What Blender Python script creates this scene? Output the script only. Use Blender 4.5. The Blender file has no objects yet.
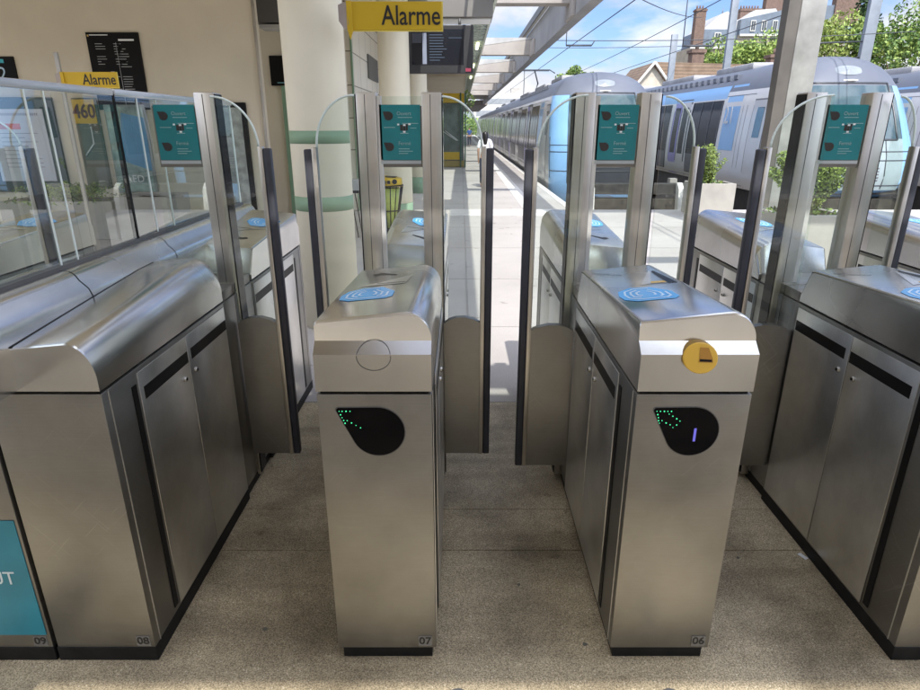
import bpy, bmesh, math, random
from mathutils import Vector, Matrix
R = math.radians
random.seed(7)
S = 1.15            # everything below is laid out with the eye at 1.5 units; one unit is 1.15 m
sc = bpy.context.scene
COL = sc.collection

# ------------------------------------------------------------------ materials
MATS = {}
def _new(name):
    m = bpy.data.materials.new(name); m.use_nodes = True
    nt = m.node_tree; nt.nodes.clear()
    out = nt.nodes.new('ShaderNodeOutputMaterial')
    return m, nt, out
def N(nt, t, **kw):
    n = nt.nodes.new(t)
    for k, v in kw.items(): setattr(n, k, v)
    return n
def L(nt, a, b): nt.links.new(a, b)
def ramp(nt, src, p0, c0, p1, c1):
    r = N(nt, 'ShaderNodeValToRGB')
    r.color_ramp.elements[0].position = p0; r.color_ramp.elements[0].color = (*c0, 1) if len(c0) == 3 else c0
    r.color_ramp.elements[1].position = p1; r.color_ramp.elements[1].color = (*c1, 1) if len(c1) == 3 else c1
    L(nt, src, r.inputs[0]); return r.outputs[0]
def noise(nt, scale, detail=4, rough=.55, sx=(1,1,1), rot=(0,0,0)):
    tc0 = N(nt, 'ShaderNodeTexCoord'); oi = N(nt, 'ShaderNodeObjectInfo'); ofs = N(nt, 'ShaderNodeVectorMath', operation='MULTIPLY_ADD')
    cmb = N(nt, 'ShaderNodeCombineXYZ'); [L(nt, oi.outputs['Random'], cmb.inputs[q]) for q in range(3)]
    L(nt, cmb.outputs[0], ofs.inputs[0]); ofs.inputs[1].default_value = (7.3, -5.1, 9.7); L(nt, tc0.outputs['Object'], ofs.inputs[2])
    class _T: outputs = {'Object': ofs.outputs[0]}
    tc = _T; mp = N(nt, 'ShaderNodeMapping')
    mp.inputs['Scale'].default_value = sx; mp.inputs['Rotation'].default_value = rot
    if any(rot):
        m0 = N(nt, 'ShaderNodeMapping'); m0.inputs['Rotation'].default_value = rot; mp.inputs['Rotation'].default_value = (0, 0, 0)
        L(nt, tc.outputs['Object'], m0.inputs[0]); L(nt, m0.outputs[0], mp.inputs[0])
    else: L(nt, tc.outputs['Object'], mp.inputs[0])
    n = N(nt, 'ShaderNodeTexNoise'); n.inputs['Scale'].default_value = scale
    n.inputs['Detail'].default_value = detail; n.inputs['Roughness'].default_value = rough
    L(nt, mp.outputs[0], n.inputs[0]); return n.outputs[0]
def mixc(nt, fac, a, b, mode='MIX'):
    m = N(nt, 'ShaderNodeMix', data_type='RGBA', blend_type=mode)
    if isinstance(fac, (int, float)): m.inputs[0].default_value = fac
    else: L(nt, fac, m.inputs[0])
    for i, c in ((6, a), (7, b)):
        if isinstance(c, tuple): m.inputs[i].default_value = (*c, 1)
        else: L(nt, c, m.inputs[i])
    return m.outputs[2]
def plain(name, c, rough=.6, metal=0, var=.12, vs=3.0, bump=0, bs=60, spec=.5, coat=0):
    if name in MATS: return MATS[name]
    m, nt, out = _new(name)
    p = N(nt, 'ShaderNodeBsdfPrincipled')
    n = noise(nt, vs, 6)
    a = tuple(max(0, x*(1-var)) for x in c); b = tuple(min(1, x*(1+var)) for x in c)
    L(nt, ramp(nt, n, .32, a, .68, b), p.inputs['Base Color'])
    p.inputs['Roughness'].default_value = rough; p.inputs['Metallic'].default_value = metal
    p.inputs['Specular IOR Level'].default_value = spec
    p.inputs['Coat Weight'].default_value = coat
    if bump:
        bn = N(nt, 'ShaderNodeBump'); bn.inputs['Strength'].default_value = bump; bn.inputs['Distance'].default_value = .01
        L(nt, noise(nt, bs, 4), bn.inputs['Height']); L(nt, bn.outputs[0], p.inputs['Normal'])
    L(nt, p.outputs[0], out.inputs[0]); MATS[name] = m; return m
def steel(name, c=(.50, .475, .43), r0=.24, r1=.42, streak=(1, 1, 60), scratch=.5, smudge=.25, sk=.22):
    if name in MATS: return MATS[name]
    m, nt, out = _new(name)
    p = N(nt, 'ShaderNodeBsdfPrincipled'); p.inputs['Metallic'].default_value = 1
    big = noise(nt, 3.2, 6, .6)
    st = noise(nt, 9, 3, .6, sx=streak)
    sp = noise(nt, 70, 2, .5)
    ca = tuple(x*(1-smudge) for x in c); cb = tuple(min(1, x*(1+smudge*.6)) for x in c)
    col = ramp(nt, big, .3, ca, .7, cb)
    col = mixc(nt, sk, col, ramp(nt, st, .35, (.62, .62, .62), .65, (1, 1, 1)), 'MULTIPLY')
    # fine scratches in two directions, each broken up by a large mask
    def lines(ax, fr, lo):
        a_ = Vector(ax).normalized(); b_ = a_.orthogonal().normalized(); c_ = a_.cross(b_)
        cm = N(nt, 'ShaderNodeCombineXYZ'); tcx = N(nt, 'ShaderNodeTexCoord'); oi = N(nt, 'ShaderNodeObjectInfo')
        for q, (vec, k) in enumerate(((a_, fr), (b_, 7), (c_, 4))):
            dp = N(nt, 'ShaderNodeVectorMath', operation='DOT_PRODUCT'); L(nt, tcx.outputs['Object'], dp.inputs[0]); dp.inputs[1].default_value = tuple(vec*k)
            ad = N(nt, 'ShaderNodeMath', operation='MULTIPLY_ADD'); L(nt, oi.outputs['Random'], ad.inputs[0]); ad.inputs[1].default_value = 53.7+q*11; L(nt, dp.outputs['Value'], ad.inputs[2])
            L(nt, ad.outputs[0], cm.inputs[q])
        n_ = N(nt, 'ShaderNodeTexNoise'); n_.inputs['Scale'].default_value = 1; n_.inputs['Detail'].default_value = 1; L(nt, cm.outputs[0], n_.inputs[0])
        return ramp(nt, n_.outputs[0], lo, (0, 0, 0), lo+.03, (1, 1, 1))
    s1 = lines((.6, .62, .50), 230, .685); s2 = lines((-.62, -.5, .6), 200, .69)
    sm = mixc(nt, .5, s1, s2)
    mask = ramp(nt, noise(nt, 2.4, 4), .5, (0, 0, 0), .68, (1, 1, 1))
    sfac = mixc(nt, 1., sm, mask, 'MULTIPLY')
    fac = N(nt, 'ShaderNodeMath', operation='MULTIPLY'); L(nt, sfac, fac.inputs[0]); fac.inputs[1].default_value = scratch
    col = mixc(nt, fac.outputs[0], col, (.85, .84, .8))
    L(nt, col, p.inputs['Base Color'])
    mr = N(nt, 'ShaderNodeMapRange'); mr.inputs['From Min'].default_value = .3; mr.inputs['From Max'].default_value = .7
    mr.inputs['To Min'].default_value = r0; mr.inputs['To Max'].default_value = r1
    a = N(nt, 'ShaderNodeMath', operation='MULTIPLY_ADD'); L(nt, st if sk > .1 else noise(nt, 2.0, 1, .4), a.inputs[0]); a.inputs[1].default_value = .5
    hb = N(nt, 'ShaderNodeMath', operation='MULTIPLY'); L(nt, big if sk > .1 else noise(nt, 1.3, 1, .4), hb.inputs[0]); hb.inputs[1].default_value = .5
    L(nt, hb.outputs[0], a.inputs[2]); L(nt, a.outputs[0], mr.inputs[0]); L(nt, mr.outputs[0], p.inputs['Roughness'])
    bn = N(nt, 'ShaderNodeBump'); bn.inputs['Strength'].default_value = .045; bn.inputs['Distance'].default_value = .004
    L(nt, st, bn.inputs['Height'])
    if sk > .1: L(nt, bn.outputs[0], p.inputs['Normal'])
    L(nt, p.outputs[0], out.inputs[0]); MATS[name] = m; return m
def glass(name, tint=(.90, .95, .93), ior=1.5, dirt=.05, boost=1.5):
    if name in MATS: return MATS[name]
    m, nt, out = _new(name)
    tr = N(nt, 'ShaderNodeBsdfTransparent'); tr.inputs[0].default_value = (*tint, 1)
    gl = N(nt, 'ShaderNodeBsdfGlossy'); gl.inputs['Roughness'].default_value = .015
    df = N(nt, 'ShaderNodeBsdfDiffuse'); df.inputs[0].default_value = (.75, .8, .78, 1)
    fr = N(nt, 'ShaderNodeFresnel'); fr.inputs[0].default_value = ior
    geo = N(nt, 'ShaderNodeNewGeometry')
    inv = N(nt, 'ShaderNodeMath', operation='SUBTRACT'); inv.inputs[0].default_value = 1; L(nt, geo.outputs['Backfacing'], inv.inputs[1])
    ff = N(nt, 'ShaderNodeMath', operation='MULTIPLY'); L(nt, fr.outputs[0], ff.inputs[0]); L(nt, inv.outputs[0], ff.inputs[1])
    ff2 = N(nt, 'ShaderNodeMath', operation='MULTIPLY'); L(nt, ff.outputs[0], ff2.inputs[0]); ff2.inputs[1].default_value = boost
    dn = N(nt, 'ShaderNodeMath', operation='MULTIPLY'); L(nt, ramp(nt, noise(nt, 6, 6, .7, sx=(1, 1, .35)), .4, (.25, .25, .25), .75, (1, 1, 1)), dn.inputs[0]); dn.inputs[1].default_value = dirt
    m1 = N(nt, 'ShaderNodeMixShader'); L(nt, dn.outputs[0], m1.inputs[0]); L(nt, tr.outputs[0], m1.inputs[1]); L(nt, df.outputs[0], m1.inputs[2])
    m2 = N(nt, 'ShaderNodeMixShader'); L(nt, ff2.outputs[0], m2.inputs[0]); L(nt, m1.outputs[0], m2.inputs[1]); L(nt, gl.outputs[0], m2.inputs[2])
    L(nt, m2.outputs[0], out.inputs[0]); MATS[name] = m; return m
def emit(name, c, s):
    if name in MATS: return MATS[name]
    m, nt, out = _new(name)
    e = N(nt, 'ShaderNodeEmission'); e.inputs[0].default_value = (*c, 1); e.inputs[1].default_value = s
    L(nt, e.outputs[0], out.inputs[0]); MATS[name] = m; return m

def terrazzo():
    m, nt, out = _new('terrazzo'); p = N(nt, 'ShaderNodeBsdfPrincipled')
    sp = noise(nt, 210, 2, .6)
    base = ramp(nt, sp, .36, (.25, .205, .13), .62, (.70, .585, .395))
    tc = N(nt, 'ShaderNodeTexCoord')
    v = N(nt, 'ShaderNodeTexVoronoi'); v.inputs['Scale'].default_value = 78; L(nt, tc.outputs['Object'], v.inputs['Vector'])
    chip = ramp(nt, v.outputs['Distance'], .12, (1, 1, 1), .22, (0, 0, 0))
    sel = N(nt, 'ShaderNodeSeparateColor'); L(nt, v.outputs['Color'], sel.inputs[0])
    selr = ramp(nt, sel.outputs[0], .62, (0, 0, 0), .68, (1, 1, 1))
    f = mixc(nt, 1., chip, selr, 'MULTIPLY')
    col = mixc(nt, f, base, (.90, .83, .66))
    stain = ramp(nt, noise(nt, 1.7, 7, .62), .32, (.36, .35, .33), .58, (1.0, 1.0, 1.0))
    col = mixc(nt, .9, col, stain, 'MULTIPLY')
    shade_bands = ramp(nt, noise(nt, 2.2, 5, .6, sx=(.35, 2.2, 1)), .32, (.62, .61, .60), .55, (1, 1, 1))  # soft shadow bands across the lanes, painted into the floor colour
    col = mixc(nt, .8, col, shade_bands, 'MULTIPLY')
    sp2 = ramp(nt, noise(nt, 9, 2, .4), .74, (1, 1, 1), .76, (.62, .60, .58))
    col = mixc(nt, .7, col, sp2, 'MULTIPLY')
    L(nt, col, p.inputs['Base Color']); p.inputs['Roughness'].default_value = .55
    p.inputs['Specular IOR Level'].default_value = .35
    bn = N(nt, 'ShaderNodeBump'); bn.inputs['Strength'].default_value = .25; bn.inputs['Distance'].default_value = .002
    L(nt, sp, bn.inputs['Height']); L(nt, bn.outputs[0], p.inputs['Normal'])
    L(nt, p.outputs[0], out.inputs[0]); MATS['terrazzo'] = m; return m
def paving():
    m, nt, out = _new('paving'); p = N(nt, 'ShaderNodeBsdfPrincipled')
    base = ramp(nt, noise(nt, 120, 3, .6), .3, (.40, .375, .355), .7, (.55, .52, .495))
    big = ramp(nt, noise(nt, .7, 7, .6), .3, (.80, .79, .78), .7, (1, 1, 1))
    col = mixc(nt, .9, base, big, 'MULTIPLY')
    gum = ramp(nt, noise(nt, 6, 2, .4), .70, (1, 1, 1), .72, (.66, .64, .62))
    col = mixc(nt, .8, col, gum, 'MULTIPLY')
    L(nt, col, p.inputs['Base Color']); p.inputs['Roughness'].default_value = .85
    L(nt, p.outputs[0], out.inputs[0]); MATS['paving'] = m; return m
TERR = terrazzo(); PAVE = paving()
ST = steel('brushed_steel', (.315, .308, .290), .30, .50, smudge=.20, scratch=.22)
STV = steel('brushed_steel_doors', (.80, .80, .78), .27, .42, streak=(1, 60, 1.2), scratch=1.0, smudge=.22)
STC = steel('brushed_steel_caps', (.68, .68, .67), .16, .34, streak=(1, 1, 45), scratch=.0, smudge=.14, sk=.05)
STP = steel('post_steel', (.60, .575, .53), .28, .42, streak=(40, 40, 1), scratch=.15, smudge=.12)
GLS = glass('safety_glass', (.93, .965, .95), 1.5, .018); GLW = glass('partition_glass', (.94, .97, .96), 1.6, .03, 2.4)
EDGE = plain('glass_edge', (.72, .80, .77), .25, var=.05)
BLK = plain('black_plastic', (.008, .008, .008), .4, spec=.15)
RUB = plain('navy_rubber', (.032, .034, .046), .45, var=.2, vs=12)
PLN = plain('plinth_black', (.010, .010, .010), .5, var=.45, vs=14, spec=.2)
GLOSS = plain('black_gloss', (.002, .002, .003), .05, var=.0, spec=.16)
CREAM = plain('cream_paint', (.66, .60, .47), .75, var=.05, vs=1.2, bump=.05, bs=30)
COLM = plain('column_paint', (.76, .71, .56), .6, var=.05, vs=1.5, bump=.05, bs=25)
GRNP = plain('green_paint', (.22, .36, .24), .5, var=.06)
YEL = plain('yellow_sign', (.58, .38, .012), .4, var=.04)
YELP = plain('yellow_plastic', (.75, .46, .05), .35, var=.04)
TXT = plain('black_text', (.012, .012, .012), .5, var=0)
WTX = plain('white_text', (.75, .78, .78), .5, var=0)
TEAL = plain('teal_sticker', (.015, .20, .22), .3, var=.08, vs=8)
TEALB = plain('teal_front_sticker', (.012, .20, .27), .4, var=.12, vs=6)
BLUE = plain('blue_sticker', (.10, .44, .85), .25, var=.06, vs=9)
BLUEL = plain('blue_sticker_light', (.60, .82, 1.0), .25, var=.03)
CONC = plain('concrete', (.36, .34, .31), .85, var=.14, vs=2.0, bump=.2, bs=40)
CONCL = plain('planter_concrete', (.34, .325, .29), .85, var=.10, vs=3.0, bump=.15, bs=40)
BEAMC = plain('beam_concrete', (.36, .33, .30), .85, var=.10, vs=1.5, bump=.1)
BEAMD = plain('beam_grey', (.30, .295, .29), .8, var=.12, vs=1.0)
DGREY = plain('dark_grey_paint', (.10, .10, .10), .5, var=.08)
SCRN = plain('screen_black', (.01, .012, .018), .12, var=.1)
GREYT = plain('label_grey', (.16, .155, .14), .5)

# ------------------------------------------------------------------ mesh helpers
class MB:
    def __init__(s, T=None): s.bm = bmesh.new(); s.mats = []; s.T = T
    def mi(s, m):
        if m not in s.mats: s.mats.append(m)
        return s.mats.index(m)
    def box(s, x0, x1, y0, y1, z0, z1, m, bev=0, rotz=0, c=None):
        t = bmesh.new()
        vs = [t.verts.new((x, y, z)) for x in (x0, x1) for y in (y0, y1) for z in (z0, z1)]
        for f in ((0,1,3,2),(4,6,7,5),(0,4,5,1),(2,3,7,6),(0,2,6,4),(1,5,7,3)): t.faces.new([vs[i] for i in f])
        bmesh.ops.recalc_face_normals(t, faces=t.faces)
        if bev: bmesh.ops.bevel(t, geom=list(t.edges), offset=bev, segments=2, profile=.5, affect='EDGES')
        if rotz:
            cc = c or ((x0+x1)/2, (y0+y1)/2, 0)
            bmesh.ops.rotate(t, verts=t.verts, cent=cc, matrix=Matrix.Rotation(rotz, 3, 'Z'))
        s.add(t, m); return s
    def add(s, t, m):
        k = s.mi(m); mp = {}
        for v in t.verts: mp[v] = s.bm.verts.new(s.T(v.co) if s.T else v.co)
        for f in t.faces:
            try: nf = s.bm.faces.new([mp[v] for v in f.verts])
            except ValueError: continue
            nf.material_index = k; nf.smooth = f.smooth
        t.free()
    def faces(s, verts, faces, m, smooth=False):
        t = bmesh.new(); vs = [t.verts.new(v) for v in verts]
        for f in faces:
            try: nf = t.faces.new([vs[i] for i in f]); nf.smooth = smooth
            except ValueError: pass
        s.add(t, m); return s
    def prism(s, pts, axis, a, b, m, smooth=False):
        # pts: 2-D outline; extruded along axis between a and b. axis 'y': pts=(x,z); 'x': pts=(y,z); 'z': pts=(x,y)
        def P3(p, q):
            return {'y': (p[0], q, p[1]), 'x': (q, p[0], p[1]), 'z': (p[0], p[1], q)}[axis]
        n = len(pts); t = bmesh.new()
        A = [t.verts.new(P3(p, a)) for p in pts]; B = [t.verts.new(P3(p, b)) for p in pts]
        t.faces.new(A); t.faces.new(B[::-1])
        for i in range(n):
            f = t.faces.new((A[i], B[i], B[(i+1) % n], A[(i+1) % n])); f.smooth = smooth
        bmesh.ops.recalc_face_normals(t, faces=t.faces)
        s.add(t, m); return s
    def tube(s, pts, r, m, seg=8, r2=None):
        t = bmesh.new(); rings = []
        n = len(pts)
        for i, p in enumerate(pts):
            p = Vector(p); d = (Vector(pts[min(i+1, n-1)]) - Vector(pts[max(i-1, 0)])).normalized()
            u = d.cross(Vector((0, 0, 1)))
            if u.length < .01: u = Vector((1, 0, 0))
            u.normalize(); w = d.cross(u)
            rr = r if r2 is None else r + (r2-r)*i/(n-1)
            rings.append([t.verts.new(p + (u*math.cos(a)+w*math.sin(a))*rr) for a in [2*math.pi*k/seg for k in range(seg)]])
        for a, b in zip(rings, rings[1:]):
            for k in range(seg):
                f = t.faces.new((a[k], a[(k+1) % seg], b[(k+1) % seg], b[k])); f.smooth = True
        t.faces.new(rings[0]); t.faces.new(rings[-1])
        bmesh.ops.recalc_face_normals(t, faces=t.faces)
        s.add(t, m); return s
    def loft(s, rings, m, smooth=True, cap=True, matf=None):
        t = bmesh.new(); V = [[t.verts.new(p) for p in r] for r in rings]; n = len(rings[0])
        for a, b in zip(V, V[1:]):
            for k in range(n):
                try: f = t.faces.new((a[k], a[(k+1) % n], b[(k+1) % n], b[k])); f.smooth = smooth
                except ValueError: pass
        if cap: t.faces.new(V[0]); t.faces.new(V[-1][::-1])
        bmesh.ops.recalc_face_normals(t, faces=t.faces)
        s.add(t, m); return s
    def build(s, name, parent=None, label=None, sharp=None):
        me = bpy.data.meshes.new(name)
        s.bm.normal_update(); s.bm.to_mesh(me); s.bm.free()
        for m in s.mats: me.materials.append(m)
        if sharp:
            for p in me.polygons: p.use_smooth = True
            me.set_sharp_from_angle(angle=R(sharp))
        o = bpy.data.objects.new(name, me); COL.objects.link(o)
        if parent: o.parent = parent
        if label: o['label'] = label
        return o
def tag(o, label, cat, group=None):
    o['label'] = label; o['category'] = cat
    if group: o['group'] = group
    return o
def struct(o, kind='structure'): o['kind'] = kind; return o
def empty(name, loc, label, cat, group=None):
    o = bpy.data.objects.new(name, None); o.location = loc; o.empty_display_size = .1; COL.objects.link(o)
    return tag(o, label, cat, group)
def text(body, size, ext, m, parent, loc, rot=(R(90), 0, 0), name='lettering', T=None, sx=1, align='CENTER', bold=0):
    cu = bpy.data.curves.new(name, 'FONT'); cu.body = body; cu.size = size; cu.extrude = ext; cu.align_x = align; cu.align_y = 'CENTER'
    cu.offset = bold; cu.resolution_u = 3
    tmp = bpy.data.objects.new('t', cu); COL.objects.link(tmp)
    dg = bpy.context.evaluated_depsgraph_get(); me = bpy.data.meshes.new_from_object(tmp.evaluated_get(dg))
    COL.objects.unlink(tmp); bpy.data.objects.remove(tmp)
    M = Matrix.Translation(loc) @ Matrix.Rotation(rot[2], 4, 'Z') @ Matrix.Rotation(rot[0], 4, 'X') @ Matrix.Diagonal((sx, 1, 1, 1))
    me.transform(M); me.materials.clear(); me.materials.append(m); me.name = name
    if T:
        for v in me.vertices: v.co = T(v.co)
    o = bpy.data.objects.new(name, me); COL.objects.link(o)
    if parent: o.parent = parent
    return o

# ------------------------------------------------------------------ the setting
struct(MB().box(-400, 400, -60, 900, -1.45, -1.25, plain('far_ground', (.16, .15, .11), .95, var=.3, vs=.05)).build('ground'))
f = MB()
for a, b in ((-9, 1.901), (1.906, 2.162), (2.166, 3.206)): f.box(-12, 9, a, b, -.2, 0, TERR, .0015)
struct(f.build('concourse_floor'))
struct(MB().box(-12, 9, -9, 3.206, -.9, -.203, PLN).build('floor_bed'))
b = MB().box(-12, 2.15, 3.210, 110, -1.24, 0, PAVE)
struct(b.build('platform'))
struct(MB().box(2.153, 30, 3.210, 11.72, -1.24, 0, PAVE).build('forecourt'))
pb = MB()
pb.box(1.18, 1.46, 12.0, 100, .001, .005, plain('tactile_white', (.66, .64, .60), .8))
pb.box(-.2, 1.75, 10.9, 11.75, .001, .005, MATS['tactile_white'])
pb.box(2.02, 2.15, 11.8, 100, .001, .005, MATS['tactile_white'])
struct(pb.build('platform_markings'))
jb = MB()
JM = plain('joint_dark', (.33, .31, .295), .9)
for y in [4.6, 6.2, 7.9, 9.6, 12.6, 15, 18, 21, 24, 27, 30]: jb.box(-.6 if y > 12 else -6, .9 if y > 12 else 9, y, y+.012, .0005, .0025, JM)
jb.box(.05, .065, 3.3, 40, .0030, .0042, JM)
struct(jb.build('paving_joints'))
BAL = plain('ballast', (.17, .145, .115), .95, var=.55, vs=18, bump=1, bs=25)
struct(MB().box(2.153, 60, 11.72, 300, -1.24, -1.10, BAL).build('track_bed'))
RAIL = plain('rail_rust', (.13, .075, .05), .6, .5, var=.3)
SLP = plain('sleeper', (.22, .19, .165), .9, var=.3)
def track(cx, label):
    t = empty('railway_track', (cx, 12, -1.10), label, 'railway track', 'railway tracks ending at the buffer stops')
    for s_ in (-.66, .66): MB().box(s_-.035, s_+.035, .2, 120, .10, .22, RAIL).build('rail', t)
    m = MB()
    for k in range(150): m.box(-1.15, 1.15, .5+k*.6, .75+k*.6, 0, .10, SLP)
    m.build('sleepers', t)
track(3.62, 'track under the train that stands beside the platform')
track(7.62, 'track under the middle train behind the steel column')
track(11.7, 'track under the rightmost train')

# canopy pieces over the concourse: slab with a gap that lets one strip of sun onto the floor
rf = MB().box(-2.4, 3.0, -1.46, .42, 3.3, 3.45, CREAM).box(-12, 3.0, -5.3, -2.45, 3.3, 3.45, CREAM)
tag(rf.build('concourse_roof'), 'cream flat roof over the ticket gates', 'roof')
tag(MB().box(-2.4, -.45, .423, 9.92, 3.461, 3.6, CREAM).box(-.449, .30, 2.75, 3.9, 3.461, 3.6, CREAM).box(-12, -2.405, 4.3, 9.92, 3.461, 3.6, CREAM).build('side_hall_roof'), 'cream flat hall ceiling left of the round columns, with an added sign-shading patch', 'roof')  # middle box added unseen to shade the sign; near end left open for bounce
tag(MB().box(-2.4, 5, .62, .90, 3.3, 3.45, BEAMC, .01).build('roof_beam'), 'concrete roof beam just ahead of the ticket gates', 'beam', 'concrete cross beams of the canopy')
tag(MB().box(1.36, 6, 4.20, 4.40, 3.3, 3.5, BEAMC, .01).build('roof_beam'), 'short concrete roof beam above the forecourt', 'beam', 'concrete cross beams of the canopy')

# ------------------------------------------------------------------ ticket gates
W = .289
def ident(v): return v
def far(v): return Vector((W-v[0], 4.82-v[1], v[2]))

TILT = .021
def profile(zt, rx, rz, zb=.874, zl=.93, drop=0):
    zr = zt+TILT
    pts = [(0, zb), (0, .972), (0, .998), (0, zt-.008-drop), (.0025, zt-.0022-drop), (.008, zt-drop)]
    for k in range(13):
        a = R(90*k/12); pts.append((W-rx+(rx)*math.sin(a), zr-rz+(rz-drop)*math.cos(a)))
    ze = zr-rz-.0005; pts += [(W, min(.9982, ze)), (W, min(.9722, ze-.001)), (W, zb)]
    return pts
def make_cap(mb, exit_type):
    if exit_type:
        secs = [(1.400, .980, .064, .098, .004), (1.4025, .980, .066, .100, .001), (1.408, .981, .067, .100, 0), (1.60, .996, .068, .104, 0), (2.05, 1.028, .072, .11, 0), (2.17, 1.031, .072, .112, 0), (2.212, 1.018, .07, .11, 0), (2.238, .975, .06, .08, 0)]
        rings = []
        for y, zt, rx, rz, dr in secs:
            pr = profile(zt, rx, rz, drop=dr); pr[1] = (0, .90); pr[2] = (0, .93); pr[-3] = (W, .89); pr[-2] = (W, .885); rings.append([(x, y, z) for x, z in pr])
        mb.loft(rings, STC); return
    # the reader cap: one extruded profile, its nose folded twice below the top bend
    def cut(z): return 1.400 if z <= .9725 else (1.400+(z-.972)*1.15 if z <= .9985 else 1.430+(z-.998)*.10)
    rings = []
    for dy, dr in ((0, .0065), (.0022, .0022), (.0075, 0)):
        rings.append([(x, cut(z)+(dy if z > 1.0 else 0)*min(1, max(0, (z-1.0)/.02)), z) for x, z in profile(1.048, .060, .068, drop=dr)])
    for y, zt, rz in ((2.180, 1.004, .068), (2.190, .999, .068)):
        rings.append([(x, y, z) for x, z in profile(zt, .060, rz)])
    rings.append([(x, 2.238, min(z, .895)) for x, z in profile(1.004, .06, .068)])
    mb.loft(rings, STC, cap=False)
    r0 = rings[0]; n = len(r0)
    mb.faces([r0[0], r0[1], r0[n-2], r0[n-1]], [(0, 1, 2, 3)], STC)
    mb.faces([r0[1], r0[2], r0[n-3], r0[n-2]], [(0, 1, 2, 3)], STC)
    mb.faces(r0[2:n-2], [tuple(range(n-4))], STC)
    mb.faces(rings[-1], [tuple(range(n))], STC)
def front_drop(T):
    # teardrop display: round lower right, small round corner upper left
    cx, cz, r = .150, .762, .068; tx, tz, tr = .054, .822, .007
    pts = []
    for k in range(40):
        a = 2*math.pi*k/40
        pts.append((cx+r*math.cos(a), cz+r*math.sin(a))); pts.append((tx+tr*math.cos(a), tz+tr*math.sin(a)))
    pts.sort()
    def cr(o, a, b): return (a[0]-o[0])*(b[1]-o[1])-(a[1]-o[1])*(b[0]-o[0])
    lo = []
    for p in pts:
        while len(lo) > 1 and cr(lo[-2], lo[-1], p) <= 0: lo.pop()
        lo.append(p)
    up = []
    for p in pts[::-1]:
        while len(up) > 1 and cr(up[-2], up[-1], p) <= 0: up.pop()
        up.append(p)
    hull = lo[:-1]+up[:-1]
    return hull
def ztop(y, x=0): return 1.048+(y-1.440)*(1.004-1.048)/.74+TILT*x/(W-.06)
DOT_ARROW = [(0,0),(3.5,0),(7.5,0),(11,0),(14.7,0),(12.7,3),(16.7,5.2),(21,8),(24.5,10.5),(21.7,14.7),(18.2,17.5),(15,14.5),(10.7,12.5),(6.2,10),(2.7,10),(4,12.7),(2.2,6.8),(1.2,3.5)]
DOT_SHORT = [(0,0),(3,0),(7,0),(11,0),(1.2,3.7),(2.5,6.8),(4,9.8),(5.2,12.8),(7.5,10),(11.8,12.5),(16.2,15.2),(20.7,17.8)]
LED = emit('green_led', (.08, .9, .38), .8)
LEDB = emit('violet_led', (.22, .20, .85), .45)

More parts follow.
